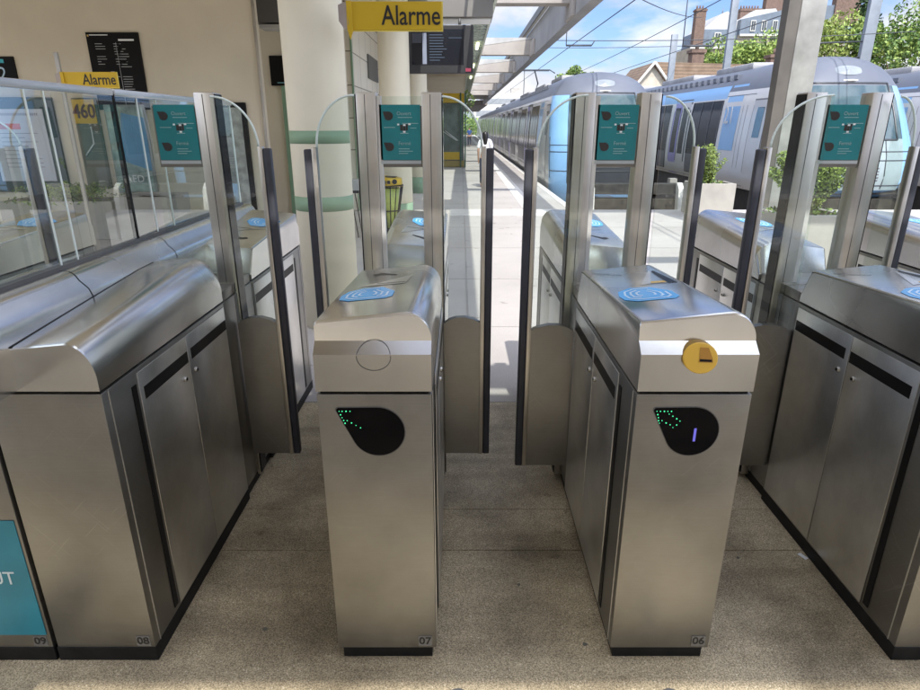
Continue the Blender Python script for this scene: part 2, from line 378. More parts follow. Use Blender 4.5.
def cabinet(root, T, kind, inset=.012, dots=None, number=None, coin=False, ring=False, ticket=False, both=(True, True), front=True):
    body = MB(T)
    body.box(.0, W, 1.402, 2.240, .047, .866, ST, .003)
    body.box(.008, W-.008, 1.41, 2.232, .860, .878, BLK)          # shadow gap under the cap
    # corner profile line round the front, the edge highlight painted as a pale strip
    for x0, x1 in ((-.0015, .001), (W-.001, W+.0015)):
        body.box(x0, x1, 1.431, 1.4345, .05, .862, plain('edge_highlight', (.80, .79, .76), .3, .9, var=.05))
    b = body.build('cabinet', root, sharp=35)
    pl = MB(T).box(inset, W-inset, 1.402+inset, 2.24, .001, .050, PLN, .002); pl.build('plinth', b)
    c = MB(T); make_cap(c, kind == 'exit')
    bmesh.ops.remove_doubles(c.bm, verts=c.bm.verts, dist=.0002); bmesh.ops.recalc_face_normals(c.bm, faces=c.bm.faces)
    co = c.build('cap', b, sharp=24)
    for side, on in zip((0, 1), both):
        if not on: continue
        s = -1 if side == 0 else 1; X0 = 0 if side == 0 else W
        def bx(m_, d0, d1, *a, bev=0):
            xs = sorted((X0+s*d0, X0+s*d1)); m_.box(xs[0], xs[1], *a, bev); return m_
        for y0, y1 in ((1.572, 1.885), (1.889, 2.230)):
            m = MB(T)
            m = MB(T); xs = sorted((X0+s*.0005, X0+s*.0032)); m.box(xs[0], xs[1], y0, y1, .058, .852, STV, .0012)
            if y0 < 1.5: m.build('side_panel', b, sharp=35); continue
            d = m.build('cabinet_door', b, sharp=35)
            sl = MB(T); xs = sorted((X0+s*.0032, X0+s*.0040)); sl.box(xs[0], xs[1], y0+.02, y1-.004, .765, .803, BLK); sl.build('handle_slot', d)
            ly = 1.840 if y0 < 1.6 else 1.925
            lk = MB(T)
            lk.tube([(X0+s*.003, ly, .722), (X0+s*.010, ly, .722)], .0085, STP, 14); lk.tube([(X0+s*.010, ly, .722), (X0+s*.0112, ly, .722)], .005, BLK, 10)
            lk.build('lock', d)
        m = MB(T); xs = sorted((X0+s*.0005, X0+s*.0025)); m.box(xs[0], xs[1], 1.536, 1.560, .07, .825, BLK); m.build('sensor_strip', b)
    if kind == 'reader':
        if front:
            hull = front_drop(T)
            w = MB(T); w.prism([((x-.14)*1.03+.14, (z-.765)*1.035+.765) for x, z in hull], 'y', 1.4004, 1.4024, DGREY); w.prism(hull, 'y', 1.3995, 1.4022, GLOSS); dw = w.build('display_window', b)
            if dots:
                d = MB(T)
                for i, (dx, dz) in enumerate(dots):
                    x, z = .0545+dx*.00249, .820-dz*.0026
                    r = .0011+.0009*((i*7) % 5)/5
                    d.prism([(x+r*math.cos(a*math.pi/3), z+r*math.sin(a*math.pi/3)) for a in range(6)], 'y', 1.3985, 1.3993, LED)
                if coin: d.box(.155, .161, 1.3985, 1.3993, .735, .772, LEDB)
                d.build('led_arrow', dw)
        # blue contactless target on the cap, a rounded hexagon with pale arcs
        def pat(x, y, h): return (x, y, ztop(y, x)+h)
        def hexa(k, w_=.077, l_=.088, cx=.093, cy=1.722):
            base = [(-.55, -1), (.75, -1), (1, -.75), (1, .05), (.45, .95), (-.3, 1), (-.85, .55), (-1, -.1), (-.95, -.7)]
            return [(cx+w_*k*a, cy+l_*k*c_) for a, c_ in base]
        st = MB(T); o_ = hexa(1)
        st.faces([pat(x, y, .0012) for x, y in o_], [tuple(range(len(o_)))], BLUE)
        for k0, k1 in ((.80, .72), (.58, .50), (.36, .28)):
            A, B_ = hexa(k0), hexa(k1); n = len(A)
            vs = [pat(x, y, .0020) for x, y in A]+[pat(x, y, .0020) for x, y in B_]
            st.faces(vs, [(i, (i+1) % n, n+(i+1) % n, n+i) for i in range(n) if i not in ((3,) if k0 > .6 else (0, 4))], BLUEL)
        st.build('card_reader_target', co)
        # ticket outlet: a wedge-shaped hollow shown by its dark throat and bright lip
        tk = MB(T)
        if ticket:
            tk.faces([pat(.215, 2.060, .001), pat(.205, 2.045, .001), pat(.198, 1.845, .001), pat(.226, 1.840, .001)], [(0, 1, 2, 3)], BLK)
            tk.faces([pat(.150, 1.852, .002), pat(.196, 1.848, .002), pat(.195, 1.872, .0025), pat(.153, 1.876, .0025)], [(0, 1, 2, 3)], YELP)
            tk.faces([pat(.115, 1.842, .0008), pat(.148, 1.85, .0008), pat(.205, 2.05, .0008), pat(.200, 2.06, .0008)], [(0, 1, 2, 3)], STV)
            tk.faces([pat(.02, 2.10, .001), pat(.10, 2.02, .001), pat(.103, 2.024, .001), pat(.022, 2.104, .001)], [(0, 1, 2, 3)], BLK)
        else:
            tk.faces([pat(.06, 2.050, .001), pat(.085, 2.078, .001), pat(.15, 2.02, .001), pat(.145, 2.01, .001), pat(.09, 2.045, .001), pat(.075, 2.03, .001)], [(0, 1, 2, 3, 4, 5)], BLK)
            tk.faces([pat(.04, 1.845, .0008), pat(.19, 1.84, .0008), pat(.205, 1.99, .0008), pat(.12, 1.90, .0008)], [(0, 1, 2, 3)], STV)
            tk.faces([pat(.10, 1.865, .0012), pat(.19, 1.860, .0012), pat(.188, 1.868, .0012), pat(.10, 1.872, .0012)], [(0, 1, 2, 3)], BLK)
        tk.build('ticket_slot', co)
        if coin or ring:
            # oval boss on the cap front, centred on the fold
            cx = .143 if coin else .148; n = 28; rx, rz = .043, .036; g = MB(T)
            rim = []; fr = []
            def surf(z): return 1.400 if z <= .9725 else (1.400+(z-.972)*1.15 if z <= .9985 else 1.430+(z-.998)*.10)
            cz = .966
            ring_o = [(cx+rx*math.cos(2*math.pi*i/n), cz+rz*math.sin(2*math.pi*i/n)) for i in range(n)]
            if coin:
                dpt = .010
                pl_y = lambda z, e_=0: 1.3955+(z-.968)*.38-e_
                v0 = [(x, surf(z)+.002, z) for x, z in ring_o]; v1 = [(x, pl_y(z), z) for x, z in ring_o]
                vb = [(cx+(x-cx)*.94, pl_y(cz+(z-cz)*.94, .002), cz+(z-cz)*.94) for x, z in ring_o]
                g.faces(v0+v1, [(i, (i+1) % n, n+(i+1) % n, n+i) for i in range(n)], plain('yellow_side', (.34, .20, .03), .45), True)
                g.faces(v1+vb, [(i, (i+1) % n, n+(i+1) % n, n+i) for i in range(n)], YELP, True)
                g.faces(vb, [tuple(range(n))], YELP)
            else:
                ri = [(cx+(x-cx)*.955, cz+(z-cz)*.955) for x, z in ring_o]
                vv = [(x, surf(z)-.0010, z) for x, z in ring_o]+[(x, surf(z)-.0010, z) for x, z in ri]
                g.faces(vv, [(i, (i+1) % n, n+(i+1) % n, n+i) for i in range(n)], DGREY)
            bo = g.build('coin_return_cup' if coin else 'oval_blanking_plate', co)
            if coin:
                q = lambda x, z, e_: (x, pl_y(z, .0022)-e_, z)
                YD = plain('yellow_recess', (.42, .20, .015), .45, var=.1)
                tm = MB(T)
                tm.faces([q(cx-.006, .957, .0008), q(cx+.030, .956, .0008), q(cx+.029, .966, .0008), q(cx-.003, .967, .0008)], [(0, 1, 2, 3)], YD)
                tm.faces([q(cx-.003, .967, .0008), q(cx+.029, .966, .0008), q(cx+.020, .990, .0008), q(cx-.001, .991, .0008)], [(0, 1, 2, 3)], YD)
                tm.faces([q(cx-.003, .959, .0014), q(cx+.027, .958, .0014), q(cx+.027, .963, .0014), q(cx-.002, .9645, .0014)], [(0, 1, 2, 3)], BLK)
                tm.build('ticket_mouth', bo)
    if number:
        np_ = MB(T).box(W-.052, W-.012, 1.4005, 1.4022, .055, .091, GREYT)
        npo = np_.build('number_plate', b)
        text(number, .036, .0004, TXT, npo, (W-.032, 1.4000, .074), T=T, bold=.0006)
    return b

def post(root, x0, x1, y0=2.40, y1=2.475):
    m = MB().box(x0, x1, y0, y1, .02, 1.612, STP, .004)
    xm = x0+(x1-x0)*.42
    m.box(xm, xm+.003, y0-.0006, y0+.001, .03, 1.605, DGREY)
    p_ = m.build('post', root, sharp=35)
    if x1 < .1: MB().box(x0-.004, x0-.0005, y0+.004, y1-.004, .03, 1.606, BLK).build('hinge_gasket', p_)
    else: MB().box(x1+.0005, x1+.004, y0+.004, y1-.004, .03, 1.606, GLOSS).build('hinge_gasket', p_)
    return p_
def leaf(root, d, Lf, y):
    # d = +1 hinged on the right side of the row, -1 on the left; Lf reach into the passage
    hx = W+.004 if d > 0 else -.004
    X = lambda u: hx+d*u
    # glass: straight bottom, quarter-ellipse shoulder from the post top to the leading bar
    zt, zb, zl = 1.595, .30, 1.425; u1 = Lf-.045
    out = [(X(0), zb), (X(u1), zb), (X(u1), zl)]
    for k in range(1, 13):
        a = R(90*k/12); out.append((X(u1*math.cos(a)), zl+(zt-zl)*math.sin(a)))
    g = MB(); g.prism(out, 'y', y-.005, y+.005, GLS)
    go = g.build('gate_leaf', root)
    # polished rim of the curved shoulder
    rim = MB(); arc = [(X((u1)*math.cos(R(90*k/16))), zl+(zt-zl)*math.sin(R(90*k/16))) for k in range(17)]
    rim.tube([(x, y, z+.001) for x, z in arc], .0042, EDGE, 6); rim.build('polished_edge', go)
    pn = MB(); A = []
    zt2 = .775
    A = [(X(.0), .160), (X(u1), .160), (X(u1), zt2-.022), (X(u1*.85), zt2-.010), (X(u1*.6), zt2), (X(u1*.35), zt2-.001), (X(u1*.15), zt2-.010), (X(0), zt2-.026)]
    pn.prism(A, 'y', y-.015, y+.015, ST); pn.build('steel_panel', go)
    xs = sorted((X(u1), X(u1+.017))); MB().box(xs[0], xs[1], y-.018, y+.018, .157, 1.426, STP, .002).build('leading_profile', go, sharp=35)
    xs = sorted((X(u1+.017), X(Lf))); MB().box(xs[0], xs[1], y-.016, y+.016, .157, 1.420, RUB, .005).build('rubber_edge', go, sharp=50)

def drop2(cx, cz, r):
    pts = [(cx-r*1.35, cz+r*1.0)]
    for k in range(17):
        a = R(105-k*16); pts.append((cx+r*math.cos(a)*1.1, cz+r*math.sin(a)))
    return pts[:17]
def notice(root, x0, x1, z0, z1, y):
    fr = MB().box(x0-.006, x1+.006, y-.004, y+.008, z0-.012, z1, plain('notice_frame', (.20, .19, .17), .4, .6)).build('notice_holder', root)
    sh = MB().box(x0, x1, y-.007, y-.0042, z0+.014, z1+.004, TEAL).box(x0, x1, y-.0075, y-.0045, z0, z0+.012, plain('notice_strip', (.42, .45, .45), .4)).build('notice', fr)
    w = x1-x0; h = z1-z0
    p = MB()
    DB = plain('notice_dark', (.035, .03, .03), .3)
    for zz in (.83, .30): MB().prism(drop2(x0+w*.22, z0+h*zz, h*.075), 'y', y-.0082, y-.0072, DB).build('drop_pictogram', sh)
    cx, cz = x0+w*.60, z0+h*.63
    for a, b_, c_, d_ in ((-.10, -.03, -.05, .05), (-.02, .03, -.055, .03), (.04, .09, -.045, .06)):
        p.box(cx+w*a, cx+w*b_, y-.0082, y-.0072, cz+h*c_, cz+h*d_, DB)
    for a, b_, zz in ((-.17, -.12, .055), (.10, .16, .06), (-.025, .035, .045), (-.03, .03, -.07)):
        p.box(cx+w*a, cx+w*b_, y-.0083, y-.0073, cz+h*zz-.003, cz+h*zz+.003, WTX)
    for a, b_, zz in ((.45, .80, .80), (.55, .95, .70), (.10, .38, .63), (.75, .9, .62), (.45, .72, .26), (.45, .80, .22), (.45, .68, .18), (.5, .7, .53)):
        p.box(x0+w*a, x0+w*b_, y-.0080, y-.0073, z0+h*zz, z0+h*zz+.0018, plain('notice_lines', (.35, .5, .5), .4))
    p.build('ticket_pictogram', sh)
    text('Ouvert', .018, .0003, plain('notice_text', (.28, .42, .42), .4), sh, (x0+w*.60, y-.0078, z0+h*.87))
    text('Ferm\u00e9', .018, .0003, MATS['notice_text'], sh, (x0+w*.60, y-.0078, z0+h*.36))

def gate(x, label, kinds, number=None, leaves=((-1, .2), (1, .2)), posts=True, inset=.012, sides=(True, True), **kw):
    g = empty('ticket_gate', (x, 0, 0), label, 'ticket gate', 'stainless steel ticket gates in a row')
    cabinet(g, None, kinds[0], inset=inset, number=number, both=sides, **kw)
    c2 = cabinet(g, far, kinds[1], inset=inset, dots=None)
    m = MB()
    m.box(.003, W-.003, 2.243, 2.368, .05, .864, ST, .003); m.box(.003, W-.003, 2.374, 2.577, .05, .864, ST, .003)
    m.box(.006, W-.006, 2.250, 2.365, .866, .905, ST, .003); m.box(.006, W-.006, 2.376, 2.572, .866, .905, ST, .003)
    m.box(.012, W-.012, 2.241, 2.578, .001, .88, BLK)
    m.build('hinge_housing', g, sharp=35)
    if posts:
        if posts != 'right':
            post(g, -.022, .052)
            MB().box(.053, .069, 2.405, 2.43, .9, 1.60, plain('glazing_bead', (.62, .62, .60), .35, .3)).build('glazing_channel', g)
        post(g, W-.072, W+.002)
        pane = MB(); pane.box(.069 if posts != 'right' else .02, W-.073, 2.440, 2.450, .90, 1.600, GLS); pane.build('glass_pane', g)
        notice(g, .062, W-.077, 1.362, 1.566, 2.412)
    for d, Lf in leaves: leaf(g, d, Lf, 2.36 if d > 0 else 2.26)
    return g

G7 = gate(-.362, 'gate numbered 07 with an oval blank plate and a blue card target on its cap', ('reader', 'reader'), '07', leaves=((-1, .185), (1, .190)), dots=DOT_SHORT, ring=True)
G6 = gate(.440, 'gate numbered 06 with a yellow oval ticket mouth on its front', ('reader', 'reader'), '06', leaves=((-1, .210), (1, .165)), dots=DOT_ARROW, coin=True, ticket=True)
G5 = gate(1.280, 'gate cut by the right edge of the photo, black door slots facing left', ('reader', 'reader'), '05', leaves=((-1, .235), (1, .125)), inset=-.002, ticket=True, dots=DOT_ARROW)
G4 = gate(2.125, 'gate farthest right, only its far cabinet showing behind the right posts', ('reader', 'reader'), '04', leaves=((-1, .20), (1, .18)), inset=-.002, dots=DOT_ARROW)
G8 = gate(-1.190, 'gate numbered 08 with a tall rounded cap and scratched doors, left of the first passage', ('exit', 'reader'), '08', leaves=((1, .200),), posts='right', inset=-.002, sides=(False, True))
G9 = gate(-1.492, 'gate numbered 09 at the left edge with a teal sticker on its front', ('exit', 'reader'), '09', leaves=(), posts=False, inset=-.002, sides=(True, False))
G10 = gate(-2.33, 'gate beyond the glass partition at far left, its long leaf seen through the glass', ('exit', 'reader'), '10', leaves=((1, .47),), inset=-.002)
st = MB().box(.02, .281, 1.3992, 1.4008, .098, .492, TEALB).build('teal_sticker', G9)
text('UT', .062, .0004, plain('sticker_text', (.6, .68, .7), .5), st, (.205, 1.3985, .300), sx=.9)
# far (platform side) display strip on 05's far cabinet etc. is part of the far cabinets built above

# glass partition standing on the joint between gates 08 and 09
gp = empty('glass_partition', (0, 0, 0), 'tall glass screen with a pale top rail along the joint of gates 08 and 09', 'glass partition')
XW = -1.20
h = MB()
for a, b_, in ((.30, 1.772), (1.778, 2.352), (2.358, 3.42)):
    sec = []
    def ring(y):
        return [(-1.30, y, .88), (-1.30, y, 1.05), (-1.285, y, 1.082), (-1.25, y, 1.095), (-1.172, y, 1.095), (-1.158, y, 1.093), (-1.146, y, 1.087), (-1.138, y, 1.078), (-1.132, y, 1.066), (-1.108, y, 1.042), (-1.101, y, 1.02), (-1.100, y, .97), (-1.100, y, .88)]
    h.loft([ring(a), ring(b_)], STC)
h.build('housing', gp, sharp=40)
MB().prism([(1.404, .96), (1.404, .9905), (1.60, 1.0052), (2.05, 1.0372), (2.16, 1.0402), (2.16, .96)], 'x', -1.0998, -1.0970, BLK).build('shadow_gap', gp)
MB().box(-1.216, -1.184, .30, 3.40, 1.0952, 1.106, DGREY).build('glazing_seal', gp)
for a, b_ in ((.3, 2.262), (2.274, 3.40)):
    MB().box(XW-.006, XW+.006, a, b_, 1.106, 1.596, GLW).build('glass_pane', gp)
MB().box(XW-.008, XW+.008, 2.2625, 2.2735, 1.106, 1.60, BLK).build('glazing_joint', gp)
rl = MB().box(XW-.016, XW+.012, .30, 2.262, 1.594, 1.617, plain('top_rail', (.60, .62, .64), .25, .5, var=.1, vs=6), .004).box(XW-.016, XW+.012, 2.274, 3.41, 1.594, 1.617, MATS['top_rail'], .004)
rl.build('top_rail', gp, sharp=40)
for y, w_ in ((1.80, .006), (1.885, .005), (2.42, .005), (2.57, .005), (3.38, .01)):
    MB().box(XW+.0065, XW+.0095, y, y+w_, 1.106, 1.592, EDGE).build('clamping_strip', gp)

rg = random.Random(21)
gum = MB()
for x, y, q in ((-.62, 1.52, .009), (.38, 1.46, .009), (.20, 1.72, .006), (1.02, 1.86, .007)):
    gum.prism([(x+q*rg.uniform(.7, 1.1)*math.cos(a*math.pi/5), y+q*rg.uniform(.6, 1)*math.sin(a*math.pi/5)) for a in range(10)], 'z', .0003, .0016, plain('gum_grey', (.13, .12, .10), .8, var=.3))
struct(gum.build('gum_spots'), 'stuff')
# round floor caps near the camera
for x, lb in ((-.008, 'round floor cap between the gates, left one of the two'), (.585, 'round floor cap at the foot of the gate with the yellow oval, right one')):
    tag(MB().tube([(x, 1.268, .001), (x, 1.268, .008)], .030, DGREY, 24).build('floor_stud'), lb, 'floor stud')
tag(MB().box(-.008, .008, 0, .034, .0008, .0022, plain('paper', (.7, .72, .72), .7), rotz=R(25)).build('paper_scrap'), 'small white paper scrap beside the base of the right gate', 'litter')
bpy.data.objects['paper_scrap'].location = (1.262, 1.85, 0)

# ------------------------------------------------------------------ left hall
wl = MB()
wl.box(-12, -2.93, 9.65, 9.9, 0, 3.445, CREAM)
tag(wl.build('hall_wall'), 'plain cream end wall of the hall, left of the columns', 'wall')
wl = MB().box(-12, -1.95, 11.2, 11.4, 0, 3.445, CREAM)
tag(wl.build('recess_wall'), 'cream wall set back behind the hall wall beside the green door frame', 'wall')
cd = MB(); cd.tube([(-2.90, 9.62, 0), (-2.90, 9.62, 3.40)], .022, plain('conduit_grey', (.40, .37, .32), .5), 8)
tag(cd.build('conduit'), 'thin vertical conduit on the corner of the cream wall', 'pipe')
df = empty('door_frame', (-2.85, 11.1, 0), 'green door frame in the recess behind the first column', 'door')
MB().box(-.16, -.03, 0, .08, 0, 2.12, GRNP, .005).build('frame_post', df); MB().box(-.03, .8, 0, .08, 2.03, 2.12, GRNP, .005).build('frame_head', df)
MB().box(-.03, .8, .03, .06, 0, 2.03, COLM, .003).build('door_leaf', df)
db = empty('line_diagram_board', (-4.93, 9.62, 2.26), 'tall black line diagram with white text lines on the cream wall', 'information board')
MB().box(-.37, .37, 0, .028, -.55, .47, BLK, .003).build('panel', db)
m = MB(); rr = random.Random(3)
m.box(.08, .30, -.003, -.0005, .36, .385, WTX)
for k in range(24):
    z = .32-k*.033
    for x0 in ((-.26, .0, .05) if k < 9 else (-.10, .06)):
        if rr.random() < .72: m.box(x0, x0+rr.uniform(.03, .16), -.003, -.0005, z, z+.007, plain('dim_white', (.4, .42, .42), .5))
m.box(.035, .040, -.003, -.0005, -.5, .34, MATS['dim_white'])
for x0, z0, w_ in ((-.32, .43, .26),): m.box(x0, x0+w_, -.003, -.0005, z0, z0+.012, WTX)
m.box(-.35, -.33, -.003, -.0005, .415, .44, plain('logo_gold', (.5, .35, .1), .5))
m.build('diagram_print', db)
b2 = empty('platform_sign', (-6.62, 9.62, 2.25), 'black sign with a white figure and a cyan mark, cut by the left frame edge', 'sign')
MB().box(-.9, .22, 0, .05, -.20, .17, BLK, .003).build('panel', b2)
text('2', .24, .002, plain('pale_blue', (.45, .62, .75), .5), b2, (.03, -.003, -.06)); MB().box(-.1, .08, -.004, -.0005, .085, .135, plain('cyan', (.05, .42, .5), .5)).build('cyan_mark', b2)
b3 = empty('small_screen', (-2.98, 11.14, 2.36), 'small black screen on the recessed wall behind the first column', 'screen')
MB().box(-.2, .2, 0, .05, -.24, .22, BLK, .01).build('casing', b3); MB().box(-.09, .12, -.004, -.0005, -.20, -.188, plain('cyan_line', (.2, .5, .6), .4)).build('status_light', b3)

mo = empty('ceiling_monitor', (-2.80, 10.2, 3.02), 'dark grey monitor box high up between the wall corner and first column', 'screen')
MB().box(-.3, .3, 0, .4, -.08, .42, DGREY, .01).build('casing', mo); MB().box(-.22, .3, .05, .35, -.16, -.10, plain('bracket_pale', (.45, .45, .42), .5), .005).build('shelf_bracket', mo)
def flag_sign(loc, label, w_, h_, arrow=True):
    e = empty('alarm_sign', loc, label, 'sign', 'yellow Alarme signs')
    MB().box(0, w_, 0, .02, -h_/2, h_/2, YEL, .002).build('panel', e)
    MB().box(-.001, w_+.008, .004, .016, -h_/2-.008, -h_/2-.0005, plain('sign_edge', (.75, .6, .1), .3)).box(w_+.0005, w_+.008, .004, .016, -h_/2, h_/2, MATS['sign_edge']).build('edge_trim', e)
    text('Alarme', h_*.98, .0015, TXT, e, (w_*.665, -.002, -.003), sx=.80, bold=.0012)
    f = MB(); f.prism([(-.075, h_*.36), (-.02, h_*.5), (0, h_*.5), (0, -h_*.55), (-.045, -h_*.45), (-.075, -h_*.2)], 'y', -.015, .03, plain('bracket_grey', (.34, .29, .26), .5)); f.build('bracket', e)
    f = MB(); f.faces([(-.022, -.018, h_*.5), (.012, -.002, h_*.5), (.012, -.002, -h_*.58), (-.005, -.022, -h_*.85), (-.022, -.018, -h_*.5)], [(0, 1, 2, 3, 4)], YEL); f.prism([(-.022, h_*.5), (.01, h_*.5), (.01, -h_*.6), (-.004, -h_*.85)], 'y', -.0175, -.003, YEL); f.build('pointer', e)
    return e
flag_sign((-.715, 4.45, 2.165), 'yellow Alarme flag sign bracketed to the first round column', .59, .165)
s2 = flag_sign((-4.29, 7.2, 1.96), 'yellow Alarme flag sign over the glass partition at left, before the cream wall', .575, .155)
MB().box(-.058, -.018, .0, .03, -1.96, .27, plain('pole_grey', (.42, .40, .36), .4, .5), .003).build('pole', s2)

GRN2 = plain('column_green', (.22, .34, .22), .55, var=.06)
def column(x, y, r, base, label, h_=3.45):
    e = empty('column', (x, y, 0), label, 'column', 'cream round columns with green bands')
    m = MB(); m.tube([(0, 0, 0), (0, 0, h_)], r, COLM, 48); m.build('shaft', e)
    for z0, z1 in ((1.375, 1.462), (.905, 1.008)): MB().tube([(0, 0, z0), (0, 0, z1)], r+.0015, GRN2, 48).build('green_band', e)
    if base: MB().tube([(0, 0, .002), (0, 0, base)], r+.0018, GRN2, 48).build('green_base', e)
    return e
column(-1.03, 4.72, .214, 0, 'thick cream column with green bands right behind gate 07')
def plaincol(x, y, r, label):
    e = empty('column', (x, y, 0), label, 'column', 'cream round columns with green bands')
    MB().tube([(0, 0, 0), (0, 0, 3.3)], r, COLM, 40).build('shaft', e); MB().tube([(0, 0, .002), (0, 0, .37)], r+.002, GRN2, 40).build('green_base', e)
plaincol(-.975, 9.75, .225, 'cream column with a green foot behind the yellow waste bin')
plaincol(-.985, 14.8, .225, 'cream column third along, behind the departure screen')

# tiled wall along the platform
TILE = None
m_, nt, out = _new('tile_panels'); p = N(nt, 'ShaderNodeBsdfPrincipled'); tc = N(nt, 'ShaderNodeTexCoord')
sx = N(nt, 'ShaderNodeSeparateXYZ'); L(nt, tc.outputs['Object'], sx.inputs[0]); cb = N(nt, 'ShaderNodeCombineXYZ'); L(nt, sx.outputs[1], cb.inputs[0]); L(nt, sx.outputs[2], cb.inputs[1])
bk = N(nt, 'ShaderNodeTexBrick'); bk.offset = 0; bk.inputs['Scale'].default_value = 1; bk.inputs['Brick Width'].default_value = .9; bk.inputs['Row Height'].default_value = .62
bk.inputs['Mortar Size'].default_value = .012; bk.inputs['Color1'].default_value = (.84, .80, .69, 1); bk.inputs['Color2'].default_value = (.80, .76, .66, 1); bk.inputs['Mortar'].default_value = (.30, .28, .22, 1)
L(nt, cb.outputs[0], bk.inputs[0]); L(nt, bk.outputs[0], p.inputs['Base Color']); p.inputs['Roughness'].default_value = .5; L(nt, p.outputs[0], out.inputs[0])
pw = empty('platform_wall', (-1.9, 6.4, 0), 'cream panelled wall running back behind the round columns', 'wall')
MB().box(-.25, 0, 5.2, 44, 0, 3.44, m_).build('panels', pw)
MB().box(0, .03, 5.18, 5.24, 0, 3.4, GRNP).build('edge_strip', pw)
for y in (7.2, 14): MB().box(.0005, .03, y, y+1.5, 2.4, 2.85, plain('vent_dark', (.12, .12, .11), .5)).build('vent_grille', pw)
for y in (9.5, 17): 
    d = MB().box(.0005, .05, y, y+1.2, .01, 2.1, GRNP, .005).build('door', pw)
tag(MB().box(-4, -.42, 9.93, 19.9, 3.46, 3.6, CREAM).build('platform_ceiling'), 'cream soffit above the platform side passage', 'ceiling')
tag(MB().box(-4, .22, 19.92, 60, 3.38, 3.45, CREAM).build('platform_ceiling'), 'cream soffit farther along, above the kiosk', 'ceiling')

# waste bin: tilted yellow lid over a dark wire cage with yellow-green bag
wb = empty('waste_bin', (-1.03, 8.95, 0), 'wire waste basket with a yellow lid and a green bag before the second column', 'waste bin')
m = MB(); YG = plain('bin_bag', (.42, .50, .10), .5, var=.15, vs=14)
m.loft([[(.085*math.cos(a), .085*math.sin(a), .10) for a in [k*math.pi/8 for k in range(16)]], [(.16*math.cos(a), .15*math.sin(a), .66) for a in [k*math.pi/8 for k in range(16)]]], YG)
bag = m.build('bag', wb)
m = MB()
for k in range(14):
    a = 2*math.pi*k/14; m.tube([(.10*math.cos(a), .10*math.sin(a), .05), (.205*math.cos(a), .19*math.sin(a), .70)], .008, BLK, 6)
for z, r in ((.05, .10), (.35, .152), (.70, .205)):
    m.tube([(r*math.cos(2*math.pi*k/24), r*.94*math.sin(2*math.pi*k/24), z) for k in range(25)], .009, BLK, 6)
m.tube([(0, 0, 0), (0, 0, .08)], .07, BLK, 12); m.build('wire_cage', wb)
m = MB(); m.tube([(0, 0, .70), (.01, 0, .81)], .20, YEL, 24, .185); m.tube([(.01, 0, .811), (.01, 0, .815)], .12, BLK, 20); lid = m.build('lid', wb)
text('\u25ba \u2502 \u25cf', .09, .001, TXT, lid, (0, -.205, .755))
m = MB()
for x0, x1 in ((-.10, -.06), (-.03, -.015), (.01, .05), (.09, .10)): m.box(x0, x1, -.207, -.195, .73, .775, TXT)
m.build('pictogram', lid)
w2 = empty('ticket_validator', (-1.42, 8.7, 0), 'dark wire stand with a small grey box beside the waste basket', 'stand')
m = MB()
for a in (-.09, -.03, .03, .09): m.tube([(a+.06, 0, .0), (a-.02, 0, .62)], .008, BLK, 6)
m.build('wire_stand', w2); MB().box(-.13, .11, -.08, .08, .64, .80, plain('box_grey', (.30, .31, .30), .5), .008).box(-.13, .11, -.085, .085, .62, .655, BLK).build('head_box', w2)

# overhead header box and departure screen
hb = MB().box(-1.10, .46, 9.9, 10.5, 2.962, 3.455, plain('header_grey', (.17, .165, .155), .6, var=.04), .01).box(-1.05, .44, 9.98, 10.45, 2.945, 2.958, WTX)
tag(hb.build('header_beam'), 'dark grey boxed header spanning over the platform entry', 'beam')
tv = empty('departure_screen', (-.32, 9.85, 2.55), 'black departure screen hanging under the grey header', 'screen')
MB().box(-.50, .50, 0, .13, -.335, .31, plain('tv_case', (.022, .022, .024), .45), .012).build('casing', tv)
MB().box(-.40, .36, -.004, -.0005, -.22, .25, SCRN).build('display', tv)
m = MB(); GL_ = emit('screen_glow', (.25, .32, .42), .28)
m.box(-.39, -.25, -.007, -.0045, .07, .20, plain('screen_block', (.04, .045, .06), .3)); m.box(-.24, -.18, -.007, -.0045, -.21, .2, plain('screen_pale', (.22, .25, .32), .2))
for k in range(10):
    z = .17-k*.037; m.box(-.14, -.14+rr.uniform(.12, .26), -.007, -.0045, z, z+.010, GL_)
    if k == 1: m.box(.14, .33, -.007, -.0045, z, z+.008, GL_)
m.build('timetable_lines', tv)
MB().box(.39, .465, -.006, -.0005, -.31, -.265, plain('logo_pink', (.65, .10, .16), .4), .0).build('logo_badge', tv)
for x in (-.3, .3): MB().tube([(x, .06, .31), (x, .06, .395)], .02, DGREY, 8).build('hanger', tv)

# lattice light truss running down the platform
tr = empty('light_truss', (.38, 10.5, 3.3), 'silver lattice strip with light tubes running down the platform', 'lighting truss')
m = MB(); TM = plain('truss_pale', (.50, .56, .47), .45, .3, var=.3, vs=8)
for x in (-.155, .155): m.box(x-.022, x+.022, 0, 50, 0, .05, TM)
for k in range(130):
    y = k*.38
    m.box(-.13, .13, y, y+.025, .01, .035, TM)
    for sgn in (1, -1):
        m.tube([(-.13*sgn, y+.03, .03), (.13*sgn, y+.36, .03)], .012, TM, 4)
for k in range(500):
    x = rr.uniform(-.13, .13); y = rr.uniform(0, 45); a = rr.uniform(.01, .04)
    m.box(x-a, x+a, y-a, y+a, .032, .045, TM if k % 3 else DGREY)
m.build('lattice', tr)
LT = emit('tube_light', (1, .98, .62), 2.2)
for y in (5.2, 10.5, 15.5): MB().box(-.02, .045, y, y+1.2, -.03, 0, LT, .004).build('light_tube', tr)
MB().box(-.02, .02, 0, 50, .06, .10, DGREY).build('cable_tray', tr)
